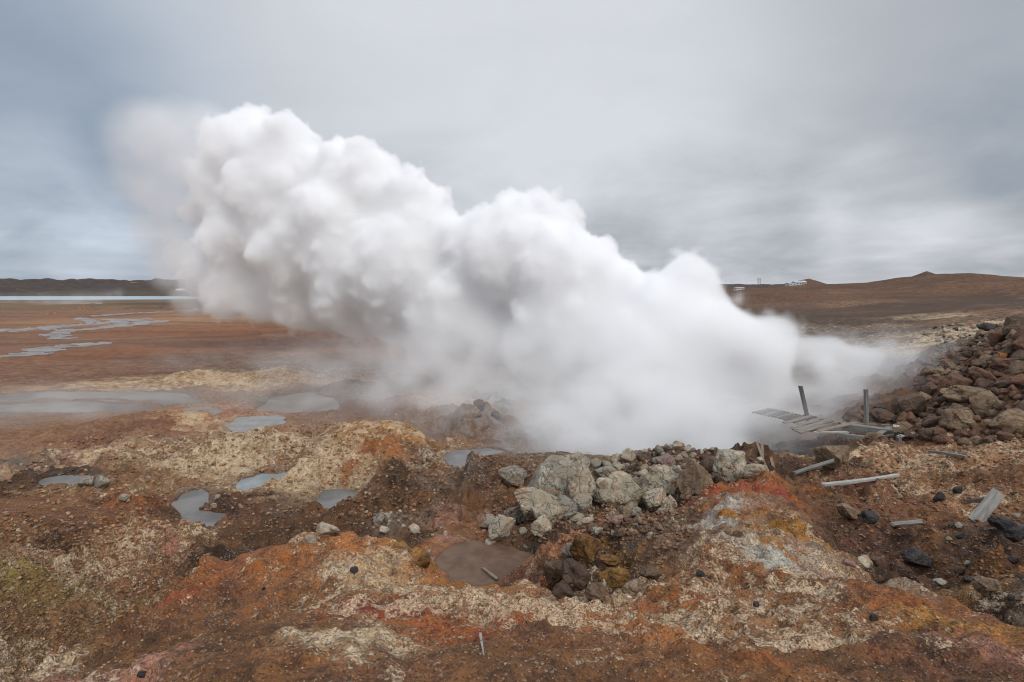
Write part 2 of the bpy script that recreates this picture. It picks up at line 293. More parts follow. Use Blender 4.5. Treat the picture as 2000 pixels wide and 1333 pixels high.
# ------------------------------------------------------------------ pools: the ground dips below a level sheet
POOLS = [
 ('mud_pool', -5.4, 'blue', [(455,953),(470,940),(510,930),(550,926),(555,935),(532,950),(500,963),(472,964)]),
 ('mud_pool', -5.1, 'grey', [(545,1024),(590,996),(618,985),(636,960),(660,955),(688,964),(676,985),(650,1001),(600,1010),(562,1028)]),
 ('mud_pool', -4.9, 'grey', [(362,965),(388,962),(384,998),(435,1003),(440,1020),(400,1034),(368,1022),(352,985)]),
 ('mud_pool', -5.05, 'grey', [(88,937),(120,930),(158,932),(160,950),(120,953)]),
 ('mud_pool', -4.65, 'brown', [(872,1105),(880,1075),(925,1062),(965,1064),(1002,1080),(1036,1088),(1040,1108),(1000,1132),(950,1150),(900,1140)]),
 ('mud_pool', -5.6, 'grey', [(880,888),(950,876),(985,882),(930,893),(908,910),(897,938),(886,920)]),
 ('mud_pool', -6.35, 'flat', [(530,778),(600,768),(660,785),(650,805),(560,810),(515,802)]),
 ('mud_pool', -6.0, 'pale', [(425,836),(470,817),(540,813),(545,830),(480,841)]),
 ('mud_pool', -6.4, 'flat', [(-60,802),(0,792),(150,785),(230,791),(330,800),(200,806),(60,806)]),
 ('mud_pool', -6.45, 'flat', [(-60,780),(20,770),(160,765),(320,767),(400,782),(385,789),(330,792),(250,779),(100,776),(0,786)]),
 ('mud_pool', -6.3, 'flat', [(330,805),(400,797),(470,806),(430,818),(350,815)]),
 ('mud_pool', -5.9, 'grey', [(330,862),(400,856),(440,858),(400,868),(345,870)]),
 ('lake', -9.35, 'lake', [(-900,579.0),(360,579.0),(520,581),(520,583.5),(360,585),(100,586.5),(-900,586.5)]),
]
def poly_sd(px, py, P):
    """signed distance (negative inside) to polygon P"""
    d = np.full(px.shape, 1e9); ins = np.zeros(px.shape, bool)
    n = len(P)
    for i in range(n):
        a = P[i]; b = P[(i+1) % n]; e_ = b-a
        wx = px-a[0]; wy = py-a[1]
        t = np.clip((wx*e_[0]+wy*e_[1])/(e_@e_), 0, 1)
        d = np.minimum(d, np.hypot(wx-t*e_[0], wy-t*e_[1]))
        c = (a[1] > py) != (b[1] > py)
        xx = a[0]+(py-a[1])*e_[0]/(e_[1] if abs(e_[1]) > 1e-9 else 1e-9)
        ins ^= c & (px < xx)
    return np.where(ins, -d, d)
pool_near = np.full(X.shape, 9.0)
for nm, wz, tone, pp in POOLS:
    P = np.array([G(u, v, wz)[:2] for u, v in pp])
    m = 1.5 if nm != 'lake' else 30
    sel = (X > P[:, 0].min()-m) & (X < P[:, 0].max()+m) & (Y > P[:, 1].min()-m) & (Y < P[:, 1].max()+m)
    x_, y_ = X[sel], Y[sel]
    sz = (.16+.016*max(0, P[:, 1].mean()-10)) if nm != 'lake' else 2.5
    sd_ = poly_sd(x_, y_, P)+sz*perlin2(x_/(sz*5), y_/(sz*5), 61)+sz*.4*perlin2(x_/(sz*1.6), y_/(sz*1.6), 62)-(.13 if nm != 'lake' else 0)
    z_ = Z[sel]; k_ = m/1.5
    z_ = np.where(sd_ < 0, np.minimum(wz-.05*k_-np.clip(-sd_, 0, .5*k_)*.3, z_*0+9), z_)
    out_ = sd_ >= 0
    lift = wz+.02*k_+sd_*.35 if nm != 'lake' else wz+.06+sd_*.004
    blend = smooth(sd_, 0, .9*k_)
    z_ = np.where(out_, z_*blend+(1-blend)*np.maximum(np.minimum(z_, wz+(.05*k_+sd_*1.2 if nm != 'lake' else .12+sd_*.004)), lift), z_)
    Z[sel] = z_
    pool_near[sel] = np.minimum(pool_near[sel], sd_)

# streams on the plain: strips of the ground sheet where water lies
STREAMS = [ (3.0, [(-80,652),(0,648),(75,644),(110,638),(170,634),(215,630),(250,626)]), (2.0, [(100,655),(130,647),(170,645),(215,640),(262,636),(318,628)]),
 (1.6, [(215,640),(240,632),(285,631),(262,625),(285,624)]), (1.1, [(132,645),(90,656),(122,659),(108,664),(142,664)]),
 (2.0, [(-60,710),(0,703),(50,698),(82,689),(92,680),(135,672),(182,670)]), (1.0, [(82,689),(78,680),(110,676),(140,677),(175,673)]),
 (2.6, [(195,617),(240,613),(272,611)]), (2.2, [(293,610.5),(322,609)]), (1.6, [(152,622),(172,626),(182,630)]), (2.0, [(360,606),(400,604)]), (1.3, [(205,625),(248,625),(242,632),(210,630)]),
 (1.6, [(95,593),(150,592),(205,593)]), (1.4, [(30,592),(55,592)]) ]
stream = np.full(X.shape, 99.0)
for hw, pl in STREAMS:
    P = np.array([G(u, v, -9.0 if v < 670 else -8.3)[:2] for u, v in pl])
    sel = (X > P[:, 0].min()-9) & (X < P[:, 0].max()+9) & (Y > P[:, 1].min()-12) & (Y < P[:, 1].max()+12)
    x_, y_ = X[sel], Y[sel]; d = np.full(x_.shape, 99.0)
    for a, b in zip(P[:-1], P[1:]):
        e_ = b-a; t = np.clip(((x_-a[0])*e_[0]+(y_-a[1])*e_[1])/(e_@e_), 0, 1)
        d = np.minimum(d, np.hypot(x_-a[0]-t*e_[0], (y_-a[1]-t*e_[1])*.8)/hw)
    d += .75*perlin2(x_/2.6, y_/5.0, 71)+.5*perlin2(x_/.9, y_/2.2, 72)+.12
    stream[sel] = np.minimum(stream[sel], d)

def hit(u, v):
    """where the line of sight through a photograph pixel first meets the ground"""
    d = pixdir(u, v); a = math.atan2(d[0], d[1]); s = d[2]/math.hypot(d[0], d[1])
    f = np.interp(a, az, np.arange(NA)); i = int(f); t = f-i
    col = Z[i]*(1-t)+Z[min(i+1, NA-1)]*t
    ab = col-s*ring; m = np.nonzero((ab > 0) & (ring > 1.5))[0]
    if len(m) == 0: return None
    j = m[0]; t = ab[j]/(ab[j]-ab[j-1]) if j else 0
    r = ring[j]*(1-t)+ring[max(j-1, 0)]*t
    return np.array([r*math.sin(a), r*math.cos(a), s*r])
def height(x, y):
    a = math.atan2(x, y); r = math.hypot(x, y)
    i = int(np.interp(a, az, np.arange(NA))); j = int(np.interp(r, ring, np.arange(NR)))
    return float(Z[i, j])

# ------------------------------------------------------------------ ground colours: mineral zones, a darkened gully, shade painted dark between rocks
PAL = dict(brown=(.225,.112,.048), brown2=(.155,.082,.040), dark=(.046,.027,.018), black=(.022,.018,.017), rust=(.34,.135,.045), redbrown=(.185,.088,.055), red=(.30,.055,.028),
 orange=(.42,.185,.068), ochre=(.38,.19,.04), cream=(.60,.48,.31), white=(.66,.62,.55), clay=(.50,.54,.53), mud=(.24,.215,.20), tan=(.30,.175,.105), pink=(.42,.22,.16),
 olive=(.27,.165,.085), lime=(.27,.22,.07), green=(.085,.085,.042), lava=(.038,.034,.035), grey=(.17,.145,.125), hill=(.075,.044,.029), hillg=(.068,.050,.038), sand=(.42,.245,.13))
CZ = [ # (u, v, colour, second colour, crust amount)
 (80,1300,'brown','olive',.45),(300,1260,'brown','dark',.15),(500,1230,'brown','brown2',.03),(400,1310,'brown2','brown',.03),(200,1325,'redbrown','pink',.25),(580,1290,'brown','rust',.08),
 (455,1130,'rust','red',.3),(540,1090,'rust','orange',.35),(470,1170,'redbrown','brown',.1),(700,1070,'rust','orange',.45),(780,1068,'ochre','orange',.3),(815,1085,'ochre','rust',.1),(720,1110,'sand','cream',.45),
 (620,1170,'brown','rust',.25),(650,1240,'brown','cream',.6),(800,1190,'red','rust',.5),(850,1230,'red','rust',.25),(900,1160,'brown','sand',.62),(1000,1180,'rust','sand',.7),(760,1300,'redbrown','brown',.3),
 (950,1270,'brown','brown2',.06),(1080,1210,'rust','sand',.6),(1050,1140,'orange','red',.3),(1200,1210,'orange','rust',.35),(1240,1165,'brown','cream',.5),(1300,1210,'sand','brown',.6),(1340,1290,'brown','rust',.15),(1300,1150,'brown','rust',.4),
 (1330,1180,'orange','red',.3),(1450,1190,'brown','sand',.55),(1600,1240,'brown','sand',.55),(1550,1140,'rust','brown',.35),(1750,1170,'rust','redbrown',.12),(1900,1220,'orange','ochre',.2),(1960,1275,'pink','redbrown',.2),
 (1850,1300,'redbrown','brown2',.1),(1650,1310,'brown','brown2',.2),(1130,1310,'brown','brown2',.04),(1100,1260,'brown','redbrown',.2),(1500,1310,'brown','rust',.2),
 (1480,1072,'clay','cream',.5),(1440,1052,'clay','clay',.5),(1430,1025,'clay','clay',.4),(1510,1082,'clay','clay',.4),(1408,985,'clay','clay',.4),(1540,1088,'clay','rust',.4),(1415,1000,'clay','rust',.45),(1450,985,'rust','brown',.2),(1385,990,'brown','rust',.3),(1470,1045,'ochre','rust',.35),(1520,1060,'ochre','brown',.45),(1385,1040,'brown','brown2',.4),(1370,1090,'brown','rust',.4),(1460,1100,'rust','brown',.4),(1450,1010,'ochre','rust',.3),(1500,1110,'brown','rust',.4),(1330,1110,'brown','orange',.4),(1530,1080,'rust','ochre',.3),(1500,1030,'ochre','rust',.3),(1480,955,'rust','red',.15),(1570,960,'rust','brown',.1),(1600,1050,'redbrown','dark',.1),(1560,1030,'ochre','brown',.45),
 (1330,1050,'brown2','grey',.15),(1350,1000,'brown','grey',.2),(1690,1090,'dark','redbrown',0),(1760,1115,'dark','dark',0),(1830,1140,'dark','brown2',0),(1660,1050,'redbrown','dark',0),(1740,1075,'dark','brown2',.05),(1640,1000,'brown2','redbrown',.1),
 (1760,1000,'brown','redbrown',.2),(1800,900,'brown','sand',.5),(1900,870,'sand','brown',.6),(1700,885,'rust','cream',.45),(1780,950,'brown','sand',.4),(1950,940,'brown2','brown',.25),(1880,1090,'dark','brown2',.08),(1990,1040,'dark','grey',0),
 (1960,1180,'grey','dark',.2),(1800,1060,'brown2','brown',.12),(1900,1150,'olive','ochre',.2),(1700,950,'redbrown','brown',.2),(1650,930,'brown','redbrown',.3),
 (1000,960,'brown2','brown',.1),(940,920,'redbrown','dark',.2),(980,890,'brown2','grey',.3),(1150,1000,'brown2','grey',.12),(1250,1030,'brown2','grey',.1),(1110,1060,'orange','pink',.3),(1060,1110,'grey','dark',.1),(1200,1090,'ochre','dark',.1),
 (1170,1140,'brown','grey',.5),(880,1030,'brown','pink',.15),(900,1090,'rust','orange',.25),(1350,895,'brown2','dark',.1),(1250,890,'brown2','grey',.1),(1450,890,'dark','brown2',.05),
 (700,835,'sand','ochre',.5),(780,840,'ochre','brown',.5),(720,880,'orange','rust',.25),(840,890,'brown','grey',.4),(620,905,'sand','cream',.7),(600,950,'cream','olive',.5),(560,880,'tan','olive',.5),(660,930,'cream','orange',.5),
 (760,930,'brown2','dark',.08),(830,960,'brown2','brown',.25),(700,990,'brown','dark',.15),(780,1020,'brown','grey',.2),(620,1040,'brown2','dark',.1),(560,1045,'dark','brown2',.05),(700,1030,'dark','brown2',.1),(450,1078,'brown2','dark',.1),(850,1045,'dark','brown2',.15),(1180,1040,'dark','brown2',.1),(1060,1030,'dark','brown2',.1),(1020,950,'dark','brown2',.1),(1250,925,'dark','grey',.1),(870,960,'grey','brown2',.2),  # dark points among the boulders paint the shade of their gaps
 (440,890,'olive','cream',.6),(300,880,'tan','olive',.5),(165,885,'pink','cream',.5),(50,900,'grey','tan',.2),(60,925,'dark','brown2',.05),(300,940,'olive','brown',.35),(440,985,'dark','redbrown',.05),(110,1000,'redbrown','brown',.02),(210,990,'rust','redbrown',.04),
 (300,1020,'brown','sand',.6),(340,1080,'pink','olive',.4),(270,1065,'brown','sand',.65),(40,1085,'lime','olive',.3),(150,1130,'olive','tan',.55),(50,1190,'brown2','olive',.4),(500,1050,'brown2','dark',.1),(250,1170,'brown','tan',.35),(100,1060,'dark','brown',.15),
 (100,845,'tan','brown',0),(250,825,'redbrown','tan',.05),(400,812,'orange','cream',.4),(100,795,'mud','tan',0),(300,775,'mud','tan',.05),(450,800,'tan','pink',.25),(600,790,'mud','grey',.05),(700,790,'brown2','redbrown',.1),(680,765,'dark','redbrown',.05),
 (460,740,'ochre','cream',.55),(560,735,'ochre','brown',.5),(330,745,'tan','cream',.4),(240,725,'redbrown','tan',.1),(100,720,'redbrown','tan',0),(300,690,'redbrown','rust',.02),(500,700,'redbrown','sand',.12),(600,670,'redbrown','dark',.05),(400,650,'redbrown','rust',0),
 (200,665,'redbrown','tan',0),(50,670,'tan','redbrown',0),(350,620,'tan','sand',0),(100,612,'tan','redbrown',0),(200,602,'tan','green',0),(50,597,'green','tan',0),(350,593,'green','dark',0),(200,590,'green','tan',0),(700,655,'redbrown','brown2',0),(800,700,'brown2','redbrown',.1),
 (900,780,'cream','sand',.3),(945,775,'dark','brown2',.05),(1000,850,'mud','brown2',0),
 (200,574,'lava','green',0),(50,560,'lava','lava',0),(350,560,'lava','lava',0),(200,560,'lava','lava',0),
 (1700,560,'hill','brown2',.02),(1640,590,'tan','hill',.05),(1800,600,'hillg','hill',.0),(1700,600,'hillg','hill',0),(1900,560,'hill','brown',0),(1960,600,'hillg','hill',0),(1640,575,'redbrown','hill',.05),
 (1600,620,'hillg','hill',0),(1720,615,'hillg','hill',0),(1850,590,'hill','hillg',0),(1980,580,'hill','hillg',0),(1750,580,'hill','brown2',0),(1550,590,'hill','brown2',0),(1900,608,'hillg','tan',0),(1980,610,'tan','hillg',0),(1700,628,'hillg','hill',.1),
 (1740,637,'hillg','tan',.3),(1830,618,'cream','hillg',.35),(1780,625,'hillg','hill',.1),(1850,655,'grey','cream',.6),(1900,645,'grey','cream',.6),(1760,660,'grey','brown2',.35),(1700,650,'hillg','grey',.2),(1650,638,'hillg','grey',.3),(1940,625,'tan','hillg',.2),
 (1850,790,'brown2','dark',.05),(1950,740,'redbrown','dark',.02),(1850,720,'brown2','dark',.05),(1800,840,'brown2','brown',.1),(1990,670,'dark','grey',.1),  # dark second colour paints shade into the gaps of the heap
 (1550,885,'black','dark',0),(1620,900,'dark','brown2',.05),(1500,895,'dark','brown2',0),
]
cp = []; ca = []; cb = []; cc = []
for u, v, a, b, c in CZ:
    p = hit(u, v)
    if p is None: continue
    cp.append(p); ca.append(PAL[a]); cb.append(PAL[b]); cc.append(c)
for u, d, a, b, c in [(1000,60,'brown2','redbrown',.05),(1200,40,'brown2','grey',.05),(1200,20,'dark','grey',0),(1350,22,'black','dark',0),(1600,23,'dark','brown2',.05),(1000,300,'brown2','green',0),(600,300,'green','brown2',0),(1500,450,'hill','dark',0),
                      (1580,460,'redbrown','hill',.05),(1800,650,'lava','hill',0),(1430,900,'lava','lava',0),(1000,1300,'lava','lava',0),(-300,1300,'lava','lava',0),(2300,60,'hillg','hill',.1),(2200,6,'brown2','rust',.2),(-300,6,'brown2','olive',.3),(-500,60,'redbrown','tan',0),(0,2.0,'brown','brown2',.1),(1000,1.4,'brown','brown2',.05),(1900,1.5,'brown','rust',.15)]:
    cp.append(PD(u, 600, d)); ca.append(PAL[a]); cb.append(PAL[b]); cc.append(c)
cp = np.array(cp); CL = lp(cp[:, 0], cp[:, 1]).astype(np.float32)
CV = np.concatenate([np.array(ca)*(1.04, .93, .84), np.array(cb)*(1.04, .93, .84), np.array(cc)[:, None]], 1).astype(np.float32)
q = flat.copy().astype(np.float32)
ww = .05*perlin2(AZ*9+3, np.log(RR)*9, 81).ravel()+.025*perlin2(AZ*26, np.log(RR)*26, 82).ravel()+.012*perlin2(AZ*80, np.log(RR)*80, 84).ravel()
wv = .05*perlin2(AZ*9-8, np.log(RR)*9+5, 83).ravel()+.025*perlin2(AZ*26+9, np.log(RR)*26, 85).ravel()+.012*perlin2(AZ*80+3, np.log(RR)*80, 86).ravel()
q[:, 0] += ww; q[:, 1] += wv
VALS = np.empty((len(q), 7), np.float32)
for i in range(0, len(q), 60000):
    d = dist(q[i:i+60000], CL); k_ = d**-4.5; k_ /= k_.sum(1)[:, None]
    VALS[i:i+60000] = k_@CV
wetv = np.clip(1-pool_near.ravel()/.35, 0, 1)*(pool_near.ravel() < 8)

def grid_faces(na, nr, closed=True):
    i = np.arange(na if closed else na-1)[:, None]; j = np.arange(nr-1)[None, :]
    i2 = (i+1) % na
    return np.stack([i*nr+j, i*nr+j+1, i2*nr+j+1, i2*nr+j], -1).reshape(-1, 4)
def mesh_np(name, V, Fq, attrs=None, smooth_=True):
    me = bpy.data.meshes.new(name)
    me.vertices.add(len(V)); me.vertices.foreach_set('co', np.asarray(V, np.float32).ravel())
    k_ = Fq.shape[1]
    me.loops.add(Fq.size); me.loops.foreach_set('vertex_index', Fq.astype(np.int32).ravel())
    me.polygons.add(len(Fq)); me.polygons.foreach_set('loop_start', np.arange(0, Fq.size, k_, dtype=np.int32))
    me.polygons.foreach_set('loop_total', np.full(len(Fq), k_, np.int32))
    me.polygons.foreach_set('use_smooth', np.full(len(Fq), smooth_, bool))
    for n_, (ty, val_) in (attrs or {}).items():
        a = me.attributes.new(n_, ty, 'POINT')
        if ty == 'FLOAT_COLOR':
            c4 = np.ones((len(val_), 4), np.float32); c4[:, :3] = val_; a.data.foreach_set('color', c4.ravel())
        else: a.data.foreach_set('value', val_.astype(np.float32).ravel())
    me.update(calc_edges=True); me.validate()
    return me
def link(name, me, mats=(), parent=None, label=None, cat=None, group=None, kind=None):
    o = bpy.data.objects.new(name, me); COL.objects.link(o)
    for m in mats:
        if me is not None and not me.materials: me.materials.append(m)
    if parent is not None: o.parent = parent
    tag(o, label, cat, group, kind)
    return o
def tag(o, label=None, cat=None, group=None, kind=None):
    if label: o['label'] = label
    if cat: o['category'] = cat
    if group: o['group'] = group
    if kind: o['kind'] = kind
def new_mat(name):
    m = bpy.data.materials.new(name); m.use_nodes = True; nt = NT(m.node_tree); nt.N.clear()
    out = nt.N.new('ShaderNodeOutputMaterial'); b = nt.N.new('ShaderNodeBsdfPrincipled'); nt.L.new(b.outputs[0], out.inputs[0])
    return m, nt, b
def bump(nt, b, h, strength, dist_, normal=None):
    n = nt.N.new('ShaderNodeBump'); n.inputs['Strength'].default_value = strength; n.inputs['Distance'].default_value = dist_
    nt.put(n.inputs['Height'], h)
    if normal is not None: nt.L.new(normal, n.inputs['Normal'])
    if b is not None: nt.L.new(n.outputs[0], b.inputs['Normal'])
    return n.outputs[0]
def geo_pos(nt): return nt.N.new('ShaderNodeNewGeometry').outputs['Position']
def obj_pos(nt): return nt.N.new('ShaderNodeTexCoord').outputs['Object']

# ground material
gm, t, b = new_mat('ground_earth')
P_ = geo_pos(t)
A = t.attr('colA'); B = t.attr('colB'); CR = t.attr('crust', 'Fac'); WET = t.attr('wet', 'Fac')
wob = t.vmath('ADD', P_, t.vmath('SCALE', t.noise(P_, 1.7, 3, .6, col=True), None, .5))
nA = t.noise(wob, 1.1, 8, .62, .4)
col = t.mix(t.step(nA, .40, .62), A, B)
# iron-stain variety
nR = t.noise(wob, 2.3, 6, .65, .8)
col = t.mix(t.math('MULTIPLY', t.step(nR, .60, .72), .55), col, t.mix(.5, col, (.36, .11, .035)))
nD = t.noise(P_, 6.5, 8, .76)  # dark pits and crevices of the fine relief, shade painted into the colour
col = t.mix(t.math('MULTIPLY', t.step(nD, .51, .43), .68), col, t.mix(.75, col, (.035, .024, .02)))
far_ = t.step(t.vmath('LENGTH', P_), 25, 70)
nF = t.noise(t.vmath('MULTIPLY', P_, (.035, .085, .05)), 1.0, 9, .68, .6)
col = t.mix(t.math('MULTIPLY', far_, t.step(nF, .46, .62, 0, .7)), col, t.mix(.72, col, (.06, .03, .02)))
nG = t.noise(t.vmath('MULTIPLY', P_, (.06, .12, .05)), 1.0, 8, .7, .3)
col = t.mix(t.math('MULTIPLY', far_, t.step(nG, .54, .66, 0, .5)), col, t.mix(.4, col, (.42, .27, .17)))
# pale mineral crust in patches, broken by cracks and grains
nC = t.noise(wob, 1.9, 7, .68, .3)
nC2 = t.noise(P_, 11.0, 5, .7)
nC3 = t.noise(P_, 36.0, 4, .75)
cth = t.math('SUBTRACT', .585, t.math('MULTIPLY', CR, .20))
cm = t.step(t.math('ADD', t.math('MULTIPLY', nC, .44), t.math('MULTIPLY_ADD', nC2, .32, t.math('MULTIPLY', nC3, .24))), cth, t.math('ADD', cth, .028))
crk = t.voro(t.vmath('ADD', P_, t.vmath('SCALE', t.noise(P_, 9, 2, .5, col=True), None, .06)), 9.0, 'DISTANCE_TO_EDGE')
cm = t.math('MULTIPLY', cm, t.step(crk, .01, .07, .55, 1.0))
grain = t.voro(P_, 85.0, 'F1', 'Color')
clus = t.step(t.noise(P_, 2.7, 5, .7), .46, .62)
gsep = t.N.new('ShaderNodeSeparateColor'); t.L.new(grain, gsep.inputs[0])
ccol = t.mix(t.noise(P_, 3.1, 4, .6), (.50, .33, .18), (.86, .72, .52))
ccol = t.mix(t.step(nR, .42, .56, 0, .8), ccol, t.mix(.6, B, (.72, .60, .43)))
col = t.mix(t.math('MULTIPLY', cm, t.math('MULTIPLY_ADD', gsep.outputs[0], .45, .55)), col, ccol)
# loose grains: single pale and dark specks
col = t.mix(t.math('MULTIPLY', t.step(gsep.outputs[1], .86, .88), t.math('MULTIPLY', clus, .55)), col, (.50, .40, .28))
col = t.mix(t.math('MULTIPLY', t.step(gsep.outputs[2], .82, .86), .6), col, (.05, .036, .03))
hv = t.math('MULTIPLY_ADD', gsep.outputs[0], .25, .88)
col = t.mix(1.0, col, t.vmath('SCALE', (1, 1, 1), None, hv), 'MULTIPLY')
col = t.mix(t.math('MULTIPLY', WET, .45), col, t.mix(.7, col, (.05, .035, .028)))
t.L.new(col, b.inputs['Base Color'])
t.put(b.inputs['Roughness'], t.step(WET, 0, 1, .9, .35)); b.inputs['Specular IOR Level'].default_value = .25
hf = t.math('ADD', t.math('MULTIPLY', t.noise(P_, 14, 6, .7), .6), t.math('MULTIPLY', cm, .12))
hf = t.math('ADD', hf, t.math('MULTIPLY', t.voro(P_, 38.0), -.25))
hf = t.math('ADD', hf, t.math('MULTIPLY', nC3, .22))
hf = t.math('ADD', hf, t.math('MULTIPLY', t.noise(P_, 4.5, 4, .6, .5), 1.2))
bump(t, b, hf, 1.0, .075)

V = np.stack([X.ravel(), Y.ravel(), Z.ravel()], 1)
FQ = grid_faces(NA, NR)
cen = len(V); V2 = np.vstack([V, [[0, 0, Z[:, 0].mean()]]])
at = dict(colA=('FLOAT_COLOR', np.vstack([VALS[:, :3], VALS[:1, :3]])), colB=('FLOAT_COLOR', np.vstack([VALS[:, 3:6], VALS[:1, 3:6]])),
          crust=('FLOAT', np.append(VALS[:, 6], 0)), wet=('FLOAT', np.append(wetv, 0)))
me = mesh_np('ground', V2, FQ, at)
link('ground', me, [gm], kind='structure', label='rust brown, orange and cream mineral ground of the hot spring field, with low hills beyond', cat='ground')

# ------------------------------------------------------------------ water
def water_mat(name, c1, c2, rough, scale, spec=.5):
    m, t, b = new_mat(name); p = geo_pos(t)
    t.L.new(t.mix(t.step(t.noise(p, scale, 5, .6, .5), .35, .65), c1, c2), b.inputs['Base Color'])
    b.inputs['Roughness'].default_value = rough; b.inputs['Specular IOR Level'].default_value = spec
    bump(t, b, t.noise(p, scale*5, 3, .6), .15, .01)
    return m
WM = dict(grey=water_mat('mud_water_grey', (.13, .125, .12), (.20, .19, .182), .5, 1.2, .12), blue=water_mat('mud_water_blue', (.19, .215, .22), (.27, .295, .30), .45, 2.0, .25),
          brown=water_mat('mud_water_brown', (.10, .060, .040), (.15, .092, .062), .6, 3.0, .2), flat=water_mat('mud_water_flat', (.15, .125, .105), (.23, .20, .175), .6, .35, .15), pale=water_mat('mud_water_pale', (.21, .20, .19), (.28, .27, .265), .5, 2.0, .25),
          lake=water_mat('lake_water', (.34, .42, .45), (.38, .46, .48), .2, .05))
PLAB = ['milky blue grey pool in a cream rimmed hollow', 'long grey mud pool below the cream mound', 'grey mud pool beside the dark brown clods', 'small grey mud pool beside two grey blocks at the left',
        'brown mud pool with a stick lying in it', 'narrow grey pool behind the cream mound, at the edge of the steam', 'misty grey pool on the flat behind the mound', 'pale steaming pool just behind the cream bank',
        'long grey sheet of water on the flat at the left edge, nearer one', 'long grey sheet of water on the flat at the left, farther one', 'small grey pool between the orange banks', 'small grey puddle on the cream bank']
pi = 0
for nm, wz, tone, pp in POOLS:
    P = np.array([G(u, v, wz)[:2] for u, v in pp]); c = P.mean(0)
    if nm == 'lake': V_ = np.vstack([P]); ex = P
    else:
        Q = sorted(map(tuple, P)); hull = []
        for it in (Q, Q[::-1]):
            ch = []
            for p in it:
                while len(ch) > 1 and (ch[-1][0]-ch[-2][0])*(p[1]-ch[-2][1])-(ch[-1][1]-ch[-2][1])*(p[0]-ch[-2][0]) <= 0: ch.pop()
                ch.append(p)
            hull += ch[:-1]
        P = np.array(hull); c = P.mean(0); ex = []
        for p in P:
            d = p-c; ex.append(c+d*(1+.5/max(np.linalg.norm(d), .3)))
        ex = np.array(ex)
    # dense ring fan so that the sheet stays level and reaches under the banks
    bm_v = [(c[0], c[1], wz)]+[(p[0], p[1], wz) for p in ex]; n = len(ex)
    me = bpy.data.meshes.new(nm); me.from_pydata(bm_v, [], [(0, 1+i, 1+(i+1) % n) for i in range(n)]) if nm != 'lake' else me.from_pydata(bm_v[1:], [], [tuple(range(n))])
    me.update()
    if me.polygons[0].normal.z < 0: me.flip_normals()
    if nm == 'lake': link('lake', me, [WM[tone]], kind='structure', label='pale blue lake, a thin strip in front of the dark lava ridge', cat='lake')
    else: link('mud_pool', me, [WM[tone]], kind='structure', label=PLAB[pi], cat='pool', group='mud pools of the hot spring field'); pi += 1
stream += .55*np.abs(perlin2(X/3.5, Y/9.0, 73))+.25*perlin2(X/1.2, Y/4.0, 74)-.1
fm = (stream.ravel()[FQ] < 1.0).sum(1) >= 2
used, inv = np.unique(FQ[fm].ravel(), return_inverse=True)
Vs = V[used].copy(); Vs[:, 2] += .03
link('stream', mesh_np('stream', Vs, inv.reshape(-1, 4)), [water_mat('stream_water', (.17, .14, .125), (.30, .28, .27), .55, .5, .25)], kind='structure', label='silvery braided stream on the red plain', cat='stream')

# ------------------------------------------------------------------ rocks
def ico(sub):
    import bmesh
    bm = bmesh.new(); bmesh.ops.create_icosphere(bm, subdivisions=sub, radius=1.0)
    V = np.array([v.co[:] for v in bm.verts]); Fc = np.array([[v.index for v in f.verts] for f in bm.faces]); bm.free()
    return V, Fc
ICO = {s: ico(s) for s in (1, 2, 3, 4, 5)}
def rock_verts(seed, sub=4, cuts=9, lump=.18, fine=.03, lo=.55, hi=.9, dims=(1, 1, 1)):
    r = np.random.default_rng(seed); V, Fc = ICO[sub]; V = V.copy()
    o = r.uniform(0, 50, 3)
    n = perlin3(V[:, 0]*1.1+o[0], V[:, 1]*1.1+o[1], V[:, 2]*1.1+o[2], 3)
    V *= (1+lump*2*n)[:, None]
    for k_ in range(cuts):
        d = r.normal(size=3); d /= np.linalg.norm(d); off = r.uniform(lo, hi)
        s = V@d-off; s = np.where(s > 0, s, 0); V -= (s*.93)[:, None]*d
    n = fbm3(V[:, 0]*3+o[0], V[:, 1]*3+o[1], V[:, 2]*3+o[2], 3, 9, .55)
    rg = np.abs(perlin3(V[:, 0]*1.9+o[1], V[:, 1]*1.9+o[2], V[:, 2]*1.9+o[0], 5))
    crack = -np.clip(.05-rg, 0, .05)*2.2 if sub >= 4 else 0
    nr = V/np.linalg.norm(V, axis=1)[:, None]
    V += nr*(fine*2*n+crack)[:, None]
    ext = V.max(0)-V.min(0); V = (V-(V.max(0)+V.min(0))/2)/ext*np.array(dims)     # unit box
    return V, Fc
def rock_mat(name, c1, c2, c3, dark=.5, scale=1.0, green=None):
    m, t, b = new_mat(name); p = geo_pos(t)
    n1 = t.noise(p, 1.6*scale, 6, .6, .5); n2 = t.noise(p, 5*scale, 6, .65)
    col = t.mix(t.step(n1, .38, .62), c1, c2)
    col = t.mix(t.step(n2, .47, .62, 0, .9), col, c3)
    inf = t.N.new('ShaderNodeObjectInfo').outputs['Random']
    col = t.mix(t.math('MULTIPLY', inf, .5), col, t.mix(.5, col, c3))
    vein = t.math('ABSOLUTE', t.math('SUBTRACT', t.noise(p, 3.2*scale, 3, .5, .3), .5))
    col = t.mix(t.step(vein, .016, .002, 0, dark), col, (.05, .045, .04))
    sp = t.noise(p, 38, 3, .7)
    col = t.mix(1.0, col, t.vmath('SCALE', (1, 1, 1), None, t.step(sp, .3, .7, .72, 1.22)), 'MULTIPLY')
    if green: col = t.mix(t.step(t.noise(p, 2.5, 3, .5), .52, .66, 0, .6), col, green)
    t.L.new(col, b.inputs['Base Color']); b.inputs['Roughness'].default_value = .82; b.inputs['Specular IOR Level'].default_value = .3
    h = t.math('ADD', t.noise(p, 9*scale, 7, .68), t.step(vein, .03, 0, 0, -.5))
    bump(t, b, h, .7, .05)
    return m
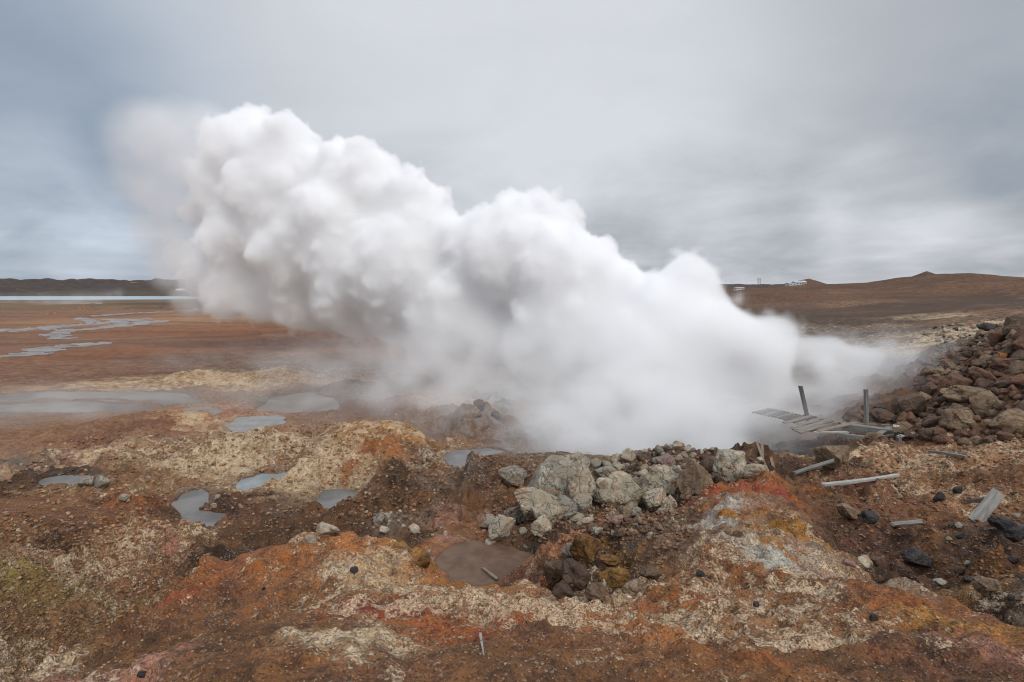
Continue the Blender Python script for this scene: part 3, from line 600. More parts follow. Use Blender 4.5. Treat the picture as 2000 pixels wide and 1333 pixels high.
RM = dict(grey=rock_mat('boulder_grey', (.20, .185, .155), (.31, .285, .235), (.26, .185, .12), .75, 1, (.20, .19, .15)),
          pale=rock_mat('boulder_pale', (.30, .275, .22), (.44, .39, .30), (.32, .20, .115), .7, 1, (.27, .25, .18)),
          brown=rock_mat('rock_brown', (.088, .056, .037), (.14, .088, .057), (.07, .045, .032), .3, .9),
          rust=rock_mat('rock_rust', (.12, .058, .035), (.17, .082, .047), (.085, .05, .035), .3, .9),
          tan=rock_mat('rock_tan', (.17, .118, .075), (.24, .17, .11), (.12, .075, .045), .3, .9),
          orange=rock_mat('rock_orange', (.36, .15, .035), (.42, .20, .06), (.2, .08, .03), .2, 1),
          dark=rock_mat('rock_dark', (.045, .04, .04), (.07, .06, .057), (.035, .03, .03), .2, 2),
          ochre=rock_mat('rock_ochre', (.17, .085, .025), (.24, .125, .035), (.08, .045, .02), .4, 2),
          pink=rock_mat('rock_pink', (.30, .17, .14), (.24, .20, .18), (.20, .12, .10), .3, 2))
def rock_at(name, u, v, wpx, hpx, mat, seed, label, group=None, cat='boulder', cuts=9, lump=.18, sub=4, tilt=0.0, depth=.85, sink=.38, me=None, lo=.55, hi=.9, fine=.03, on=None):
    p = on if on is not None else hit(u, v+hpx*sink)
    if p is None: return None
    c = PD(u, v, p[1]+wpx/F*p[1]*.15); s = c[1]/F
    if me is None:
        V_, Fc = rock_verts(seed, sub, cuts, lump, fine, lo, hi)
        me = mesh_np(name, V_, Fc)
        me.materials.append(RM[mat])
    o = bpy.data.objects.new(name, me); COL.objects.link(o)
    o.location = c; o.scale = (wpx*s*1.14, (wpx+hpx)/2*s*depth*1.15, hpx*s*1.2)
    o.rotation_euler = (0, tilt, 0)
    tag(o, label, cat, group)
    return o

HERO = [ # u, v, w, h, mat, cuts, tilt, label
 (1001,933,52,42,'grey',4,0,'smooth rounded grey boulder at the left end of the grey boulder heap'),
 (1064,952,66,80,'grey',7,-.2,'large grey boulder, left flank of the great cracked pile of boulders'),
 (1100,925,80,56,'grey',6,.2,'lumpy dark grey boulder at the front of the great cracked pile'),
 (1134,948,56,82,'pale',10,.3,'tall green tinged pale boulder, right flank of the great cracked pile'),
 (1123,905,56,42,'pale',8,.1,'pale knobbly boulder crowning the great cracked pile'),
 (1099,962,36,34,'grey',10,0,'small squarish grey block in the middle of the great cracked pile'),
 (1090,985,50,34,'grey',8,.2,'grey block at the foot of the great cracked pile'),
 (1042,960,34,34,'pale',12,.4,'pointed pale wedge of rock below the rounded grey boulder'),
 (1045,990,92,62,'pale',11,.45,'large pale slanting wedge boulder with a sharp right edge'),
 (1068,1005,60,50,'pale',11,.7,'pale slab sloping down the right side of the slanting wedge boulder'),
 (1007,1006,42,36,'grey',8,-.3,'grey boulder at the left foot of the slanting wedge boulder'),
 (975,1036,40,62,'pale',5,.65,'long pale finger shaped boulder leaning towards the brown mud pool'),
 (958,1063,22,18,'pale',4,0,'small pale rounded stone at the tip of the finger shaped boulder'),
 (1057,1028,38,36,'pale',7,0,'pale cracked boulder in the gravel below the slanting wedge boulder'),
 (1022,1038,16,15,'pale',6,0,'small white stone left of the pale cracked boulder'),
 (955,1022,30,34,'grey',5,0,'dim grey boulder left of the finger shaped boulder'),
 (1132,986,46,34,'grey',6,0,'dark grey rounded boulder below the green tinged tall boulder'),
 (1105,999,44,34,'grey',4,0,'smooth grey boulder in the hollow right of the slanting wedge'),
 (1127,1010,34,18,'pale',6,.1,'low pale ribbed stone on the gravel slope'),
 (1148,1017,30,14,'pale',5,0,'flat pinkish stone right of the low ribbed stone'),
 (1186,927,54,34,'grey',9,.2,'weathered grey boulder with pale streaks behind the middle of the heap'),
 (1182,950,36,30,'pale',6,0,'round pale boulder left of the bulging grey boulder'),
 (1215,958,74,66,'pale',6,.1,'big bulging grey boulder in the middle of the boulder ridge'),
 (1228,941,50,26,'grey',9,.2,'grey slab lying on top of the bulging grey boulder'),
 (1255,947,34,34,'grey',6,0,'split rounded grey boulder right of the bulging one'),
 (1178,972,40,34,'grey',9,-.1,'greenish grey block left below the bulging boulder'),
 (1298,948,72,64,'pale',12,.35,'large tan and grey boulder with a flat slanting face'),
 (1279,976,46,42,'pale',10,.1,'angular cream boulder with a dark hollow under it'),
 (1308,988,26,32,'pale',6,-.4,'small upright pale stone with a dark side'),
 (1356,940,62,74,'tan',13,0,'tall cream boulder with a dark red brown base, square topped'),
 (1320,928,24,30,'grey',8,.3,'narrow grey rock wedged behind the tall cream boulder'),
 (1386,913,32,38,'brown',4,0,'brown rounded boulder behind the tall cream boulder'),
 (1426,913,58,60,'pale',6,.1,'big domed pale boulder with a crack, near the right end of the ridge'),
 (1478,922,44,26,'pale',10,.1,'low white crumpled rock at the right end of the ridge'),
 (1457,928,18,18,'pale',9,-.5,'small pale shard right of the big domed boulder'),
 (1300,904,38,34,'pink',8,.4,'pink and grey rock on the back of the ridge'),
 (1173,901,30,24,'tan',4,0,'rounded cream stone on the skyline of the ridge, leftmost of its row'),
 (1191,903,18,22,'tan',4,0,'narrow cream stone in the row on the ridge skyline'),
 (1207,899,26,24,'pale',5,0,'rounded cream stone in the middle of the row on the ridge skyline'),
 (1208,915,24,13,'pale',5,-.2,'low cream stone just below the row on the ridge skyline'),
 (1226,893,26,30,'pale',8,0,'angular pale stone at the right end of the row on the ridge skyline'),
 (1218,1003,32,28,'tan',4,0,'rounded orange brown stone below the bulging grey boulder'),
 (1204,1016,24,18,'pink',5,0,'pinkish pale stone beside the rounded orange brown stone'),
 (1241,1000,22,20,'grey',7,0,'small grey stone right of the rounded orange brown stone'),
 (1170,1038,28,14,'pale',6,0,'low pale stone by the gravel hollow'),
 (1630,894,58,54,'tan',9,-.3,'tan and grey boulder at the edge of the steaming pit, a plank leaning on it'),
 (641,1036,46,26,'pale',6,0,'pale grey boulder behind the crest of the near mound'),
 (739,1013,22,20,'grey',6,0,'small grey stone above the pale boulder gravel, left one of a close pair'),
 (756,1013,16,20,'pale',6,0,'small pale stone, right one of a close pair'),
 (752,1036,20,16,'pale',7,0,'pale knobbly stone below the close pair of stones'),
 (808,1035,24,18,'pale',5,.2,'pale oval stone alone on the brown gravel left of the mud pool'),
 (605,1052,26,14,'grey',6,0,'flat grey stone in the dark hollow behind the near mound'),
 (1152,1074,72,58,'ochre',6,.2,'rounded ochre brown rock with a hollow beneath it'),
 (1195,1092,46,16,'ochre',6,.1,'flat ochre ledge of rock right of the rounded ochre rock'),
 (1112,1082,30,34,'grey',7,0,'grey brown rock left of the rounded ochre rock'),
 (1085,1120,50,52,'brown',8,.2,'brown rock in the shadowed pit left of the ochre rock'),
 (1132,1126,66,48,'brown',5,.2,'big brown rock in the hollow below the rounded ochre rock'),
 (1205,1128,70,32,'ochre',5,-.1,'long ochre brown rock right of the hollow, under the flat ledge'),
 (1172,1160,52,34,'brown',6,.2,'dark brown rock at the near side of the hollow'),
 (1238,1150,44,28,'tan',7,.1,'tan crusted rock at the right side of the hollow'),
 (1100,1152,40,26,'brown',6,.1,'small brown rock at the left side of the hollow'),
 (1270,1120,40,26,'brown',5,0,'brown rock half buried right of the hollow'),
 (825,1092,30,34,'ochre',4,-.2,'shiny ochre brown boulder at the right tip of the near mound'),
 (168,943,24,20,'grey',8,0,'squarish grey block beside the small pool, left one'),
 (198,943,26,26,'grey',8,0,'squarish grey block beside the small pool, right one'),
 (425,971,10,9,'pale',4,0,'tiny round white stone on the dark clods'),
 (418,988,15,10,'pale',5,-.3,'small oval pale stone on the dark clods'),
 (245,972,18,14,'grey',6,0,'small grey stone near the left edge of the grey mud pool'),
 (1835,971,24,20,'dark',4,0,'round dark grey stone on the right slope'),
 (1664,1004,60,22,'tan',7,.45,'long pale slanting rock at the side of the gully'),
 (1697,1009,30,24,'dark',6,0,'dark brown rock right of the long slanting rock'),
 (1690,1099,36,24,'pale',6,.4,'pale rock in the bottom of the gully'),
 (1655,1100,30,14,'pink',6,.2,'flat pinkish rock in the bottom of the gully, left of the pale one'),
 (1712,1096,20,18,'brown',6,0,'brown rock in the bottom of the gully, right of the pale one'),
 (1797,1092,60,30,'dark',6,.3,'long dark rock on the gully slope'),
 (1836,1138,24,14,'grey',5,0,'pale grey stone low on the gully slope'),
 (1892,1133,18,12,'dark',5,0,'small dark stone right of the pale grey stone'),
 (1927,1148,44,36,'tan',3,0,'lumpy tan rock near the right edge of the near bank'),
 (1985,1045,44,34,'dark',5,0,'dark grey boulder cut by the right edge'),
 (1955,1022,50,24,'dark',7,.3,'flat dark slab beside the leaning grey board'),
 (1870,958,20,16,'dark',5,0,'small dark stone above the leaning grey board'),
 (1972,825,78,44,'tan',6,.05,'largest tan boulder of the rock heap at the right edge'),
 (1871,822,56,42,'tan',9,.2,'angular tan boulder in the middle of the lower heap'),
 (1822,828,42,28,'brown',5,-.3,'long brown boulder left of the angular tan one'),
 (1886,776,96,40,'tan',7,.2,'long flat tan slab lying across the heap'),
 (1845,764,26,44,'rust',8,-.3,'upright rust coloured rock left of the long flat slab'),
 (1868,752,54,38,'rust',8,.3,'angular rust coloured boulder above the long flat slab'),
 (1958,699,18,18,'orange',6,.1,'small bright orange rock perched on the heap'),
 (1963,714,42,26,'rust',6,0,'dark rust boulder carrying the small orange rock'),
 (1930,640,38,16,'dark',5,0,'low dark rock at the top of the heap'),
 (1981,646,38,24,'brown',6,.2,'brown grey rock at the top right of the heap'),
 (1775,795,60,38,'brown',8,-.3,'stacked brown boulder on the steam side of the heap'),
 (1720,798,34,16,'dark',7,.1,'dark flat rock capping the little pile behind the board walk'),
 (1725,815,46,26,'brown',6,.3,'brown boulder of the little pile behind the board walk'),
 (1663,818,32,24,'brown',5,0,'brown boulder left of the right hand post'),
 (1935,830,34,18,'tan',7,0,'small tan block right of the angular tan boulder'),
 (1705,851,34,10,'tan',4,0,'tan rounded rock under the broken board walk'),
 (1920,740,50,28,'rust',6,.5,'sharp edged rust red slab on the upper heap'),
]
SCREEN = []
for i, (u, v, w_, h_, mt, cu, ti, lab) in enumerate(HERO):
    big = w_ > 36
    o = rock_at('boulder' if w_ > 24 else 'stone', u, v, w_, h_, mt, 100+i, lab, cat='boulder' if w_ > 24 else 'stone', cuts=cu+1, lump=.25, sub=5 if big else 4, tilt=ti, fine=.035)
    if o: SCREEN.append((u, v, w_, h_))
PROTO = {}
def proto(mat, k_, name):
    key = (mat, k_, name)
    if key not in PROTO:
        V_, Fc = rock_verts(900+k_*13, 4 if name != 'stone' else 3, 8+k_ % 5, .2, .035)
        me = mesh_np(name, V_, Fc); me.materials.append(RM[mat]); PROTO[key] = me
    return PROTO[key]
R = random.Random(5); SCAT = []
def inpoly(u, v, P):
    c = False
    for i in range(len(P)):
        a, b = P[i], P[i-1]
        if (a[1] > v) != (b[1] > v) and u < (b[0]-a[0])*(v-a[1])/(b[1]-a[1])+a[0]: c = not c
    return c
def scatter(P, n, smin, smax, mats, name, label, group, cat, over=.55, flatness=.7, avoid=.35, tries=30, asp=(.55, .9)):
    us = [p[0] for p in P]; vs_ = [p[1] for p in P]; placed = []
    for _ in range(n*tries):
        if len(placed) >= n: break
        u = R.uniform(min(us), max(us)); v = R.uniform(min(vs_), max(vs_))
        if not inpoly(u, v, P): continue
        s = smin+(smax-smin)*R.random()**2.2
        h = s*R.uniform(*asp)
        if any(abs(u-a)*2 < (s+c)*over and abs(v-b)*2 < (h+d)*over for a, b, c, d in placed): continue
        if any(abs(u-a) < c*avoid and abs(v-b) < d*avoid for a, b, c, d in SCREEN): continue
        mt = R.choice(mats)
        o = rock_at(name, u, v, s, h, mt, 0, label, group, cat, me=proto(mt, R.randrange(5), name), tilt=R.uniform(-.5, .5), depth=R.uniform(.7, 1.1))
        if o is None: continue
        o.rotation_euler.z = R.uniform(-.5, .5)+(math.pi if R.random() < .5 else 0)
        placed.append((u, v, s, h)); SCAT.append((o, u, v, s, h, mt))
    return placed
HEAP = [(1655,812),(1700,800),(1745,812),(1775,785),(1800,770),(1770,735),(1800,700),(1850,690),(1870,680),(1915,665),(1925,640),(2010,628),(2010,850),(1900,868),(1830,858),(1760,850),(1715,835),(1660,832)]
a_ = scatter(HEAP, 190, 15, 48, ['brown', 'brown', 'rust', 'rust', 'tan'], 'heap_rock', 'brown or rust coloured rock among many in the great heap at the right', 'rocks of the great heap at the right', 'rock', over=.5)
RIDGE = [(1160,905),(1200,890),(1270,878),(1300,868),(1380,868),(1450,880),(1500,905),(1490,925),(1400,900),(1400,935),(1320,920),(1250,925),(1200,925)]
scatter(RIDGE, 100, 7, 26, ['grey', 'pale', 'brown', 'pink'], 'stone', 'small grey brown stone among many on the back of the boulder ridge', 'small stones on the back of the boulder ridge', 'stone', over=.6)
SLOPE = [(1090,1005),(1180,985),(1250,990),(1330,1000),(1300,1040),(1200,1060),(1090,1050),(1030,1040)]
scatter(SLOPE, 50, 6, 22, ['grey', 'pale', 'brown', 'tan'], 'stone', 'small stone lying on the brown gravel slope in front of the boulder ridge', 'small stones on the gravel slope before the ridge', 'stone', over=.8)
LEFTM = [(690,1000),(760,985),(860,1010),(900,1040),(850,1050),(700,1035)]
scatter(LEFTM, 18, 5, 13, ['grey', 'pale'], 'stone', 'small pale stone in the gravel hollow left of the brown mud pool', 'small stones left of the brown mud pool', 'stone', over=.9)
RS = [(1620,985),(1800,930),(2000,960),(2000,1180),(1850,1130),(1700,1080)]
scatter(RS, 34, 5, 20, ['dark', 'dark', 'brown', 'grey'], 'stone', 'small dark stone scattered on the right hand slope', 'dark stones on the right hand slope', 'stone', over=1.0)
WHT = [(1800,645),(1870,630),(1960,632),(1930,670),(1880,690),(1830,680)]
scatter(WHT, 35, 5, 13, ['pale', 'grey', 'dark', 'tan'], 'stone', 'small pale or dark stone in the white speckled ground above the heap', 'stones of the white speckled ground above the heap', 'stone', over=.8)
MIST = [(925,770),(1000,760),(1010,800),(940,820),(915,810)]
scatter(MIST, 14, 8, 26, ['brown', 'dark'], 'stone', 'dark rock of the crag standing in the mist', 'rocks of the crag in the mist', 'stone', over=.6)
for i, (u, v, s, lab) in enumerate([(692,1114,15,'small black stone on the near mound, above the plain brown sand'), (1367,1121,16,'pointed black stone on the near bank, right of the ochre rock'), (1477,1181,12,'round black stone on the pale crust at right'),
      (1706,1208,16,'black stone on the near bank at the right, above the crusted slope'), (276,1318,16,'black stone at the bottom edge, left'), (1305,1343,9,'tiny black stone at the bottom edge'), (515,1150,7,'tiny black stone on the red patch'), (1387,1128,8,'tiny black stone beside the pointed one')]):
    rock_at('stone', u, v, s, s*.85, 'dark', 300+i, lab, cat='stone', cuts=6, sub=4, hi=1.0, lo=.75)

# every scattered stone is told apart by its look and by its nearest landmark boulder
STOP = {'at', 'of', 'with', 'below', 'behind', 'in', 'on', 'beside', 'leaning', 'above', 'left', 'right', 'among', 'crowning', 'lying', 'wedged', 'near', 'sloping', 'carrying', 'alone', 'under', 'cut', 'perched', 'by', 'across'}
LM = []
for (u, v, w_, h_, mt, cu, ti, lab) in HERO:
    ws = []
    for x_ in lab.replace(',', ' ,').split():
        if x_ in STOP or x_ == ',': break
        ws.append(x_)
    LM.append((u, v, ' '.join(ws[-5:])))
sets = {}
for o, u, v, s, hgt, mt in SCAT:
    d_, k_ = min((math.hypot(u-a, (v-b)*1.4), i) for i, (a, b, _) in enumerate(LM))
    a, b, nm_ = LM[k_]; dx, dy = u-a, (v-b)*1.4
    rel = ('right of' if dx > 0 else 'left of') if abs(dx) > abs(dy) else ('just below' if dy > 0 else 'just above')
    sz_ = 'large' if s > 34 else 'middling' if s > 20 else 'small' if s > 10 else 'tiny'
    sh_ = 'flat' if hgt/s < .64 else 'chunky' if hgt/s < .78 else 'roundish'
    sets.setdefault(f"{sz_} {sh_} {dict(pale='cream', grey='grey', brown='brown', rust='rust', tan='tan', dark='blackish', pink='pinkish')[mt]} stone {rel} the {nm_}", []).append((d_, o))
for lab, its in sets.items():
    its.sort(key=lambda q_: q_[0])
    for i, (_, o) in enumerate(its): o['label'] = lab if len(its) == 1 else lab+', '+(['nearest', 'second', 'third', 'fourth', 'fifth', 'sixth', 'seventh', 'eighth', 'ninth', 'tenth'][i] if i < 10 else 'farther')+' such'

# gravel: pebbles nobody could count
def pebbles(name, n_list, mat, label):
    V1, F1 = ICO[1]; nv = len(V1)
    Vs = []; Fs = []; Cs = []; k_ = 0
    rg = np.random.default_rng(11)
    for P, n, s0, s1, pal in n_list:
        us = [p[0] for p in P]; vs_ = [p[1] for p in P]; c = 0; g = 0
        while c < n and g < n*6:
            g += 1
            u = rg.uniform(min(us), max(us)); v = rg.uniform(min(vs_), max(vs_))
            if not inpoly(u, v, P): continue
            p = hit(u, v)
            if p is None or p[1] > 60: continue
            s = (s0+(s1-s0)*rg.random()**3)*p[1]/F/2
            q = V1*(1+.25*rg.normal(size=(nv, 1)))*np.array([1, rg.uniform(.7, 1), rg.uniform(.45, .8)])*s
            a = rg.uniform(0, 6.28); q = np.stack([q[:, 0]*math.cos(a)-q[:, 1]*math.sin(a), q[:, 0]*math.sin(a)+q[:, 1]*math.cos(a), q[:, 2]], 1)
            Vs.append(q+p+np.array([0, 0, s*.2])); Fs.append(F1+k_*nv); ia = int(np.interp(math.atan2(p[0], p[1]), az, np.arange(NA))); ja = int(np.interp(math.hypot(p[0], p[1]), ring, np.arange(NR))); gc = VALS[ia*NR+ja]; f_ = rg.random()
            loc_ = gc[:3]*f_+gc[3:6]*(1-f_); Cs.append(np.tile((.62*loc_+.38*np.array(PAL[pal[rg.integers(len(pal))]]))*rg.uniform(.65, 1.35), (nv, 1))); k_ += 1; c += 1
    me = mesh_np(name, np.vstack(Vs), np.vstack(Fs), dict(tone=('FLOAT_COLOR', np.clip(np.vstack(Cs), 0, 1))), smooth_=False)
    return link(name, me, [mat], kind='stuff', label=label, cat='gravel')
pm, t, b = new_mat('pebble'); t.L.new(t.mix(t.noise(geo_pos(t), 30, 3, .6), t.attr('tone'), t.mix(.5, t.attr('tone'), (.1, .07, .05))), b.inputs['Base Color']); b.inputs['Roughness'].default_value = .85
pebbles('gravel', [
  ([(0,1333),(60,1250),(400,1110),(700,1050),(850,1100),(1100,1160),(1300,1130),(1400,1000),(1560,1000),(1700,1110),(2000,1220),(2000,1333)], 6000, 1.6, 7, ['brown', 'sand', 'dark', 'tan', 'cream', 'rust']),
  ([(900,1050),(1000,960),(1100,900),(1330,890),(1500,900),(1390,960),(1330,1080),(1200,1060),(1060,1060)], 3400, 2, 12, ['brown', 'grey', 'dark', 'sand', 'brown', 'brown2']),
  ([(0,960),(100,860),(450,840),(700,820),(860,870),(880,1000),(700,1040),(300,1060),(0,1100)], 4200, 1.8, 11, ['brown', 'cream', 'olive', 'dark', 'brown2', 'rust', 'sand']),
  ([(300,780),(450,720),(700,720),(820,760),(600,800)], 700, 1.5, 5, ['cream', 'brown2', 'ochre', 'dark']),
  ([(1040,1160),(1060,1090),(1150,1050),(1300,1080),(1300,1140),(1220,1180)], 700, 2, 10, ['brown', 'dark', 'grey', 'ochre']),
  ([(900,930),(940,890),(1080,880),(1160,900),(1060,920),(960,960)], 900, 2, 8, ['grey', 'dark', 'sand', 'brown']),
  ([(1560,940),(1700,880),(2000,870),(2000,1180),(1850,1140),(1650,1080)], 2600, 1.6, 9, ['brown', 'dark', 'brown2', 'sand', 'grey', 'rust', 'dark']),
  ([(0,1100),(300,1000),(420,1090),(250,1200),(0,1333)], 2400, 1.6, 10, ['brown', 'sand', 'dark', 'olive', 'cream', 'brown2']),
  ([(660,1000),(750,900),(880,880),(900,1040),(700,1040)], 900, 1.6, 6, ['brown', 'dark', 'sand']),
  ([(1640,860),(1760,850),(2000,855),(2000,880),(1700,890)], 500, 3, 9, ['brown', 'tan', 'grey']),
  ([(1780,660),(1860,630),(2000,625),(1990,660),(1900,690),(1820,700)], 700, 2, 7, ['white', 'grey', 'dark', 'cream', 'rust']),
], pm, 'loose gravel and grit strewn over the mineral ground')

# ------------------------------------------------------------------ timber
def wood_mat(name, c1, c2):
    m, t, b = new_mat(name); p = obj_pos(t)
    mp = t.N.new('ShaderNodeMapping'); t.L.new(p, mp.inputs[0]); mp.inputs['Scale'].default_value = (1.2, 18, 18)
    g = t.noise(mp.outputs[0], 1.6, 6, .65, .4)
    col = t.mix(t.step(g, .3, .7), c1, c2)
    col = t.mix(t.step(t.noise(p, 2.0, 5, .6), .55, .75, 0, .6), col, (.07, .05, .04))
    t.L.new(col, b.inputs['Base Color']); b.inputs['Roughness'].default_value = .8
    bump(t, b, g, .5, .01); return m
WD = dict(grey=wood_mat('wood_grey', (.10, .095, .083), (.22, .21, .19)), brown=wood_mat('wood_brown', (.14, .10, .07), (.25, .19, .14)), light=wood_mat('wood_light', (.24, .23, .21), (.42, .415, .40)), dark=wood_mat('wood_dark', (.045, .04, .036), (.085, .075, .068)))
def plank(name, a, b_, w_, th, mat, parent=None, roll=0.0, seed=0, taper=1.0, **kw):
    """a weathered board from a to b: bent a little, ragged ends, worn edges"""
    rg = np.random.default_rng(seed+int(abs(a[0])*97) % 997)
    a = np.array(a, float); b_ = np.array(b_, float); L_ = np.linalg.norm(b_-a); n = 9
    prof = [(-.5, -.42), (-.46, -.5), (.46, -.5), (.5, -.42), (.5, .42), (.46, .5), (-.46, .5), (-.5, .42)]
    V_ = []; bow = rg.normal()*.008*L_; tw = rg.normal()*.05
    e0 = rg.normal(size=8)*.02; e1 = rg.normal(size=8)*.03
    for i in range(n):
        s = i/(n-1)
        for j, (py, pz) in enumerate(prof):
            x = -L_/2+s*L_
            if i == 0: x += e0[j]
            if i == n-1: x += e1[j]
            k_ = 1+(taper-1)*s; yy = py*w_*k_*(1+.03*rg.normal()); zz = pz*th*k_*(1+.04*rg.normal()); an = tw*(s-.5)
            V_.append((x, yy*math.cos(an)-zz*math.sin(an), yy*math.sin(an)+zz*math.cos(an)+bow*math.sin(s*math.pi)))
    Fc = [tuple(range(7, -1, -1)), tuple(range((n-1)*8, n*8))]
    for i in range(n-1):
        for j in range(8): Fc.append((i*8+j, i*8+(j+1) % 8, (i+1)*8+(j+1) % 8, (i+1)*8+j))
    me = bpy.data.meshes.new(name); me.from_pydata(V_, [], Fc); me.update(); me.materials.append(WD[mat])
    o = bpy.data.objects.new(name, me); COL.objects.link(o)
    xax = Vector(b_-a).normalized(); up = Vector((0, 0, 1)) if abs(xax.z) < .9 else Vector((0, -1, 0))
    yax = up.cross(xax).normalized(); zax = xax.cross(yax)
    M = Matrix((xax, yax, zax)).transposed() @ Matrix.Rotation(roll, 3, 'X')
    M4 = M.to_4x4(); M4.translation = Vector((a+b_)/2)
    if parent is not None:
        o.parent = parent; o.matrix_local = parent.matrix_basis.inverted() @ M4
    else: o.matrix_world = M4
    tag(o, **kw); return o
DZ = -5.2
base = G(1640, 845, DZ)
bw = bpy.data.objects.new('boardwalk', None); COL.objects.link(bw); bw.location = base
tag(bw, 'collapsed grey wooden boardwalk with two leaning posts running into the steam', 'boardwalk')
def bp(name, p0, p1, w_, th, mat, z0=DZ, z1=DZ, roll=0, lab=None, **k2):
    return plank(name, G(p0[0], p0[1], z0), G(p1[0], p1[1], z1), w_, th, mat, bw, roll, label=lab, seed=int(p0[0]), **k2)
# far planks, disappearing in the steam
for i in range(9):
    u0 = 1470+i*7.5; v0 = 805+i*1.6
    bp('plank', (u0, v0+1.5), (u0+33, v0-7), .085, .05, 'dark' if i % 3 else 'brown', DZ, DZ)
for i in range(5):
    u0 = 1534+i*8; bp('plank', (u0, 821+i*2.6), (u0+42, 810+i*2.3), .10, .045, 'brown' if i % 2 else 'dark', DZ, DZ+.03*(i % 3))
bp('plank', (1530, 826), (1583, 815), .14, .045, 'brown', DZ+.05, DZ+.05, lab='loose brown plank sticking out over the pit')
for i, (a, b_) in enumerate([((1546,836),(1612,817)),((1550,840),(1620,819)),((1556,843),(1626,822)),((1562,846),(1643,823)),]):
    bp('plank', a, b_, .14, .045, 'brown' if i % 2 else 'grey', DZ+.02+.03*(i % 2), DZ+.02+.05*(i % 3))
bp('plank', (1597,843), (1671,826), .17, .05, 'brown', DZ+.06, DZ+.08, lab='long brown plank lying across the side beams')
bp('beam', (1575,840), (1662,846), .11, .10, 'dark', DZ, DZ)
bp('beam', (1590,845), (1655,845), .09, .06, 'light', DZ+.03, DZ+.03)
bp('beam', (1632,851), (1698,859), .17, .22, 'grey', DZ-.08, DZ-.08, lab='thick grey side beam at the front')
bp('beam', (1645,832), (1748,846), .28, .22, 'grey', DZ-.02, DZ-.02, lab='thick grey side beam at the back')
bp('beam', (1640,827), (1738,831), .07, .07, 'brown', DZ+.02, DZ+.02)
bp('plank', (1698,857), (1737,835), .19, .05, 'grey', DZ+.02, DZ+.06, lab='grey plank propped on the end of the front beam')
bp('plank', (1722,854), (1766,844), .10, .04, 'dark', DZ+.02, DZ+.04)
bp('plank', (1756,853), (1783,846), .17, .04, 'light', DZ+.05, DZ+.05, lab='short pale plank end')
bp('plank', (1750,831), (1755,849), .20, .05, 'light', DZ+.12, DZ+.03, lab='short pale upright board end')
def post(u0, v0, u1, v1, w_, y, lab, mat='dark', ext=.35):
    a = PD(u1, v1, y); b_ = PD(u0, v0, y); a2 = a-(b_-a)/np.linalg.norm(b_-a)*ext
    return plank('post', a2, b_, w_, w_*.8, mat, bw, .3, label=lab)
y1 = G(1578, 812, DZ)[1]; y2 = G(1692, 830, DZ)[1]
post(1563, 754, 1576, 811, .13, y1, 'left leaning post'); post(1691, 761, 1692, 828, .13, y2, 'right upright post', 'grey')
post(1755, 852, 1757, 887, .14, G(1755, 856, DZ)[1], 'short stub of a post below the deck', 'grey', .1)

def loose(name, u0, v0, u1, v1, w_, th, mat, lab, lift0=.03, lift1=.03, cat='plank', roll=0, taper=1.0):
    a = hit(u0, v0); b_ = hit(u1, v1); a = a+np.array([0, 0, lift0]); b_ = b_+np.array([0, 0, lift1])
    up_ = max(height(*(a+(b_-a)*(i_/12))[:2])-(a+(b_-a)*(i_/12))[2] for i_ in range(13))+th*.4
    if up_ > 0: a = a+np.array([0, 0, up_]); b_ = b_+np.array([0, 0, up_])
    return plank(name, a, b_, w_, th, mat, None, roll, seed=int(u0), label=lab, cat=cat, taper=taper)
loose('wooden_plank', 1607,966,1751,946,.075,.05,'light','longest pale plank lying on the brown slope below the tan boulder', 0,0)
p_ = hit(1548, 928); q_ = PD(1628, 900, p_[1]-.1); p_ = p_+np.array([0, -.1, .06])
plank('wooden_plank', p_+np.array([0, 0, .02]), q_, .09, .045, 'grey', None, .2, label='grey plank leaning on the tan boulder at the edge of the steaming pit', cat='plank')
loose('wooden_plank', 1742,1031,1798,1026,.075,.03,'grey','short grey plank lying flat in the middle of the right slope',0,0, roll=.3)
p_ = hit(1903, 1020); q_ = PD(1950, 962, p_[1]+.55)
plank('wooden_plank', p_, q_, .19, .035, 'grey', None, .5, label='wide grey board standing aslant near the right edge', cat='plank')
loose('wooden_plank', 1815,892,1886,903,.12,.06,'grey','dark grey plank lying on the crusted ground below the rock heap',0,0)
loose('metal_pipe', 1888,984,1952,976,.06,.06,'dark','thin dark pipe half buried behind the wide grey board',.03,.03,'pipe')
plank('wooden_stick', G(943, 1110, -4.63), G(970, 1131, -4.62), .05, .035, 'brown', None, seed=5, label='brown stick lying in the brown mud pool', cat='stick')
loose('wooden_stick', 938,1246,945,1288,.016,.014,'light','pale split stick lying alone on the near brown sand',0,0,'stick', taper=.35)
for i, (u0, v0, u1, v1, lab) in enumerate([(1478,866,1497,915,'pale pole leaning in the steaming pit, the longer one'), (1488,862,1490,900,'thin upright pole in the steaming pit'), (1505,895,1512,915,'short leaning stick in the steaming pit')]):
    y = hit(u1, v1)[1]; plank('wooden_pole', PD(u1, v1+3, y), PD(u0, v0, y+.4), .06, .05, 'brown', None, label=lab, cat='pole', seed=i)

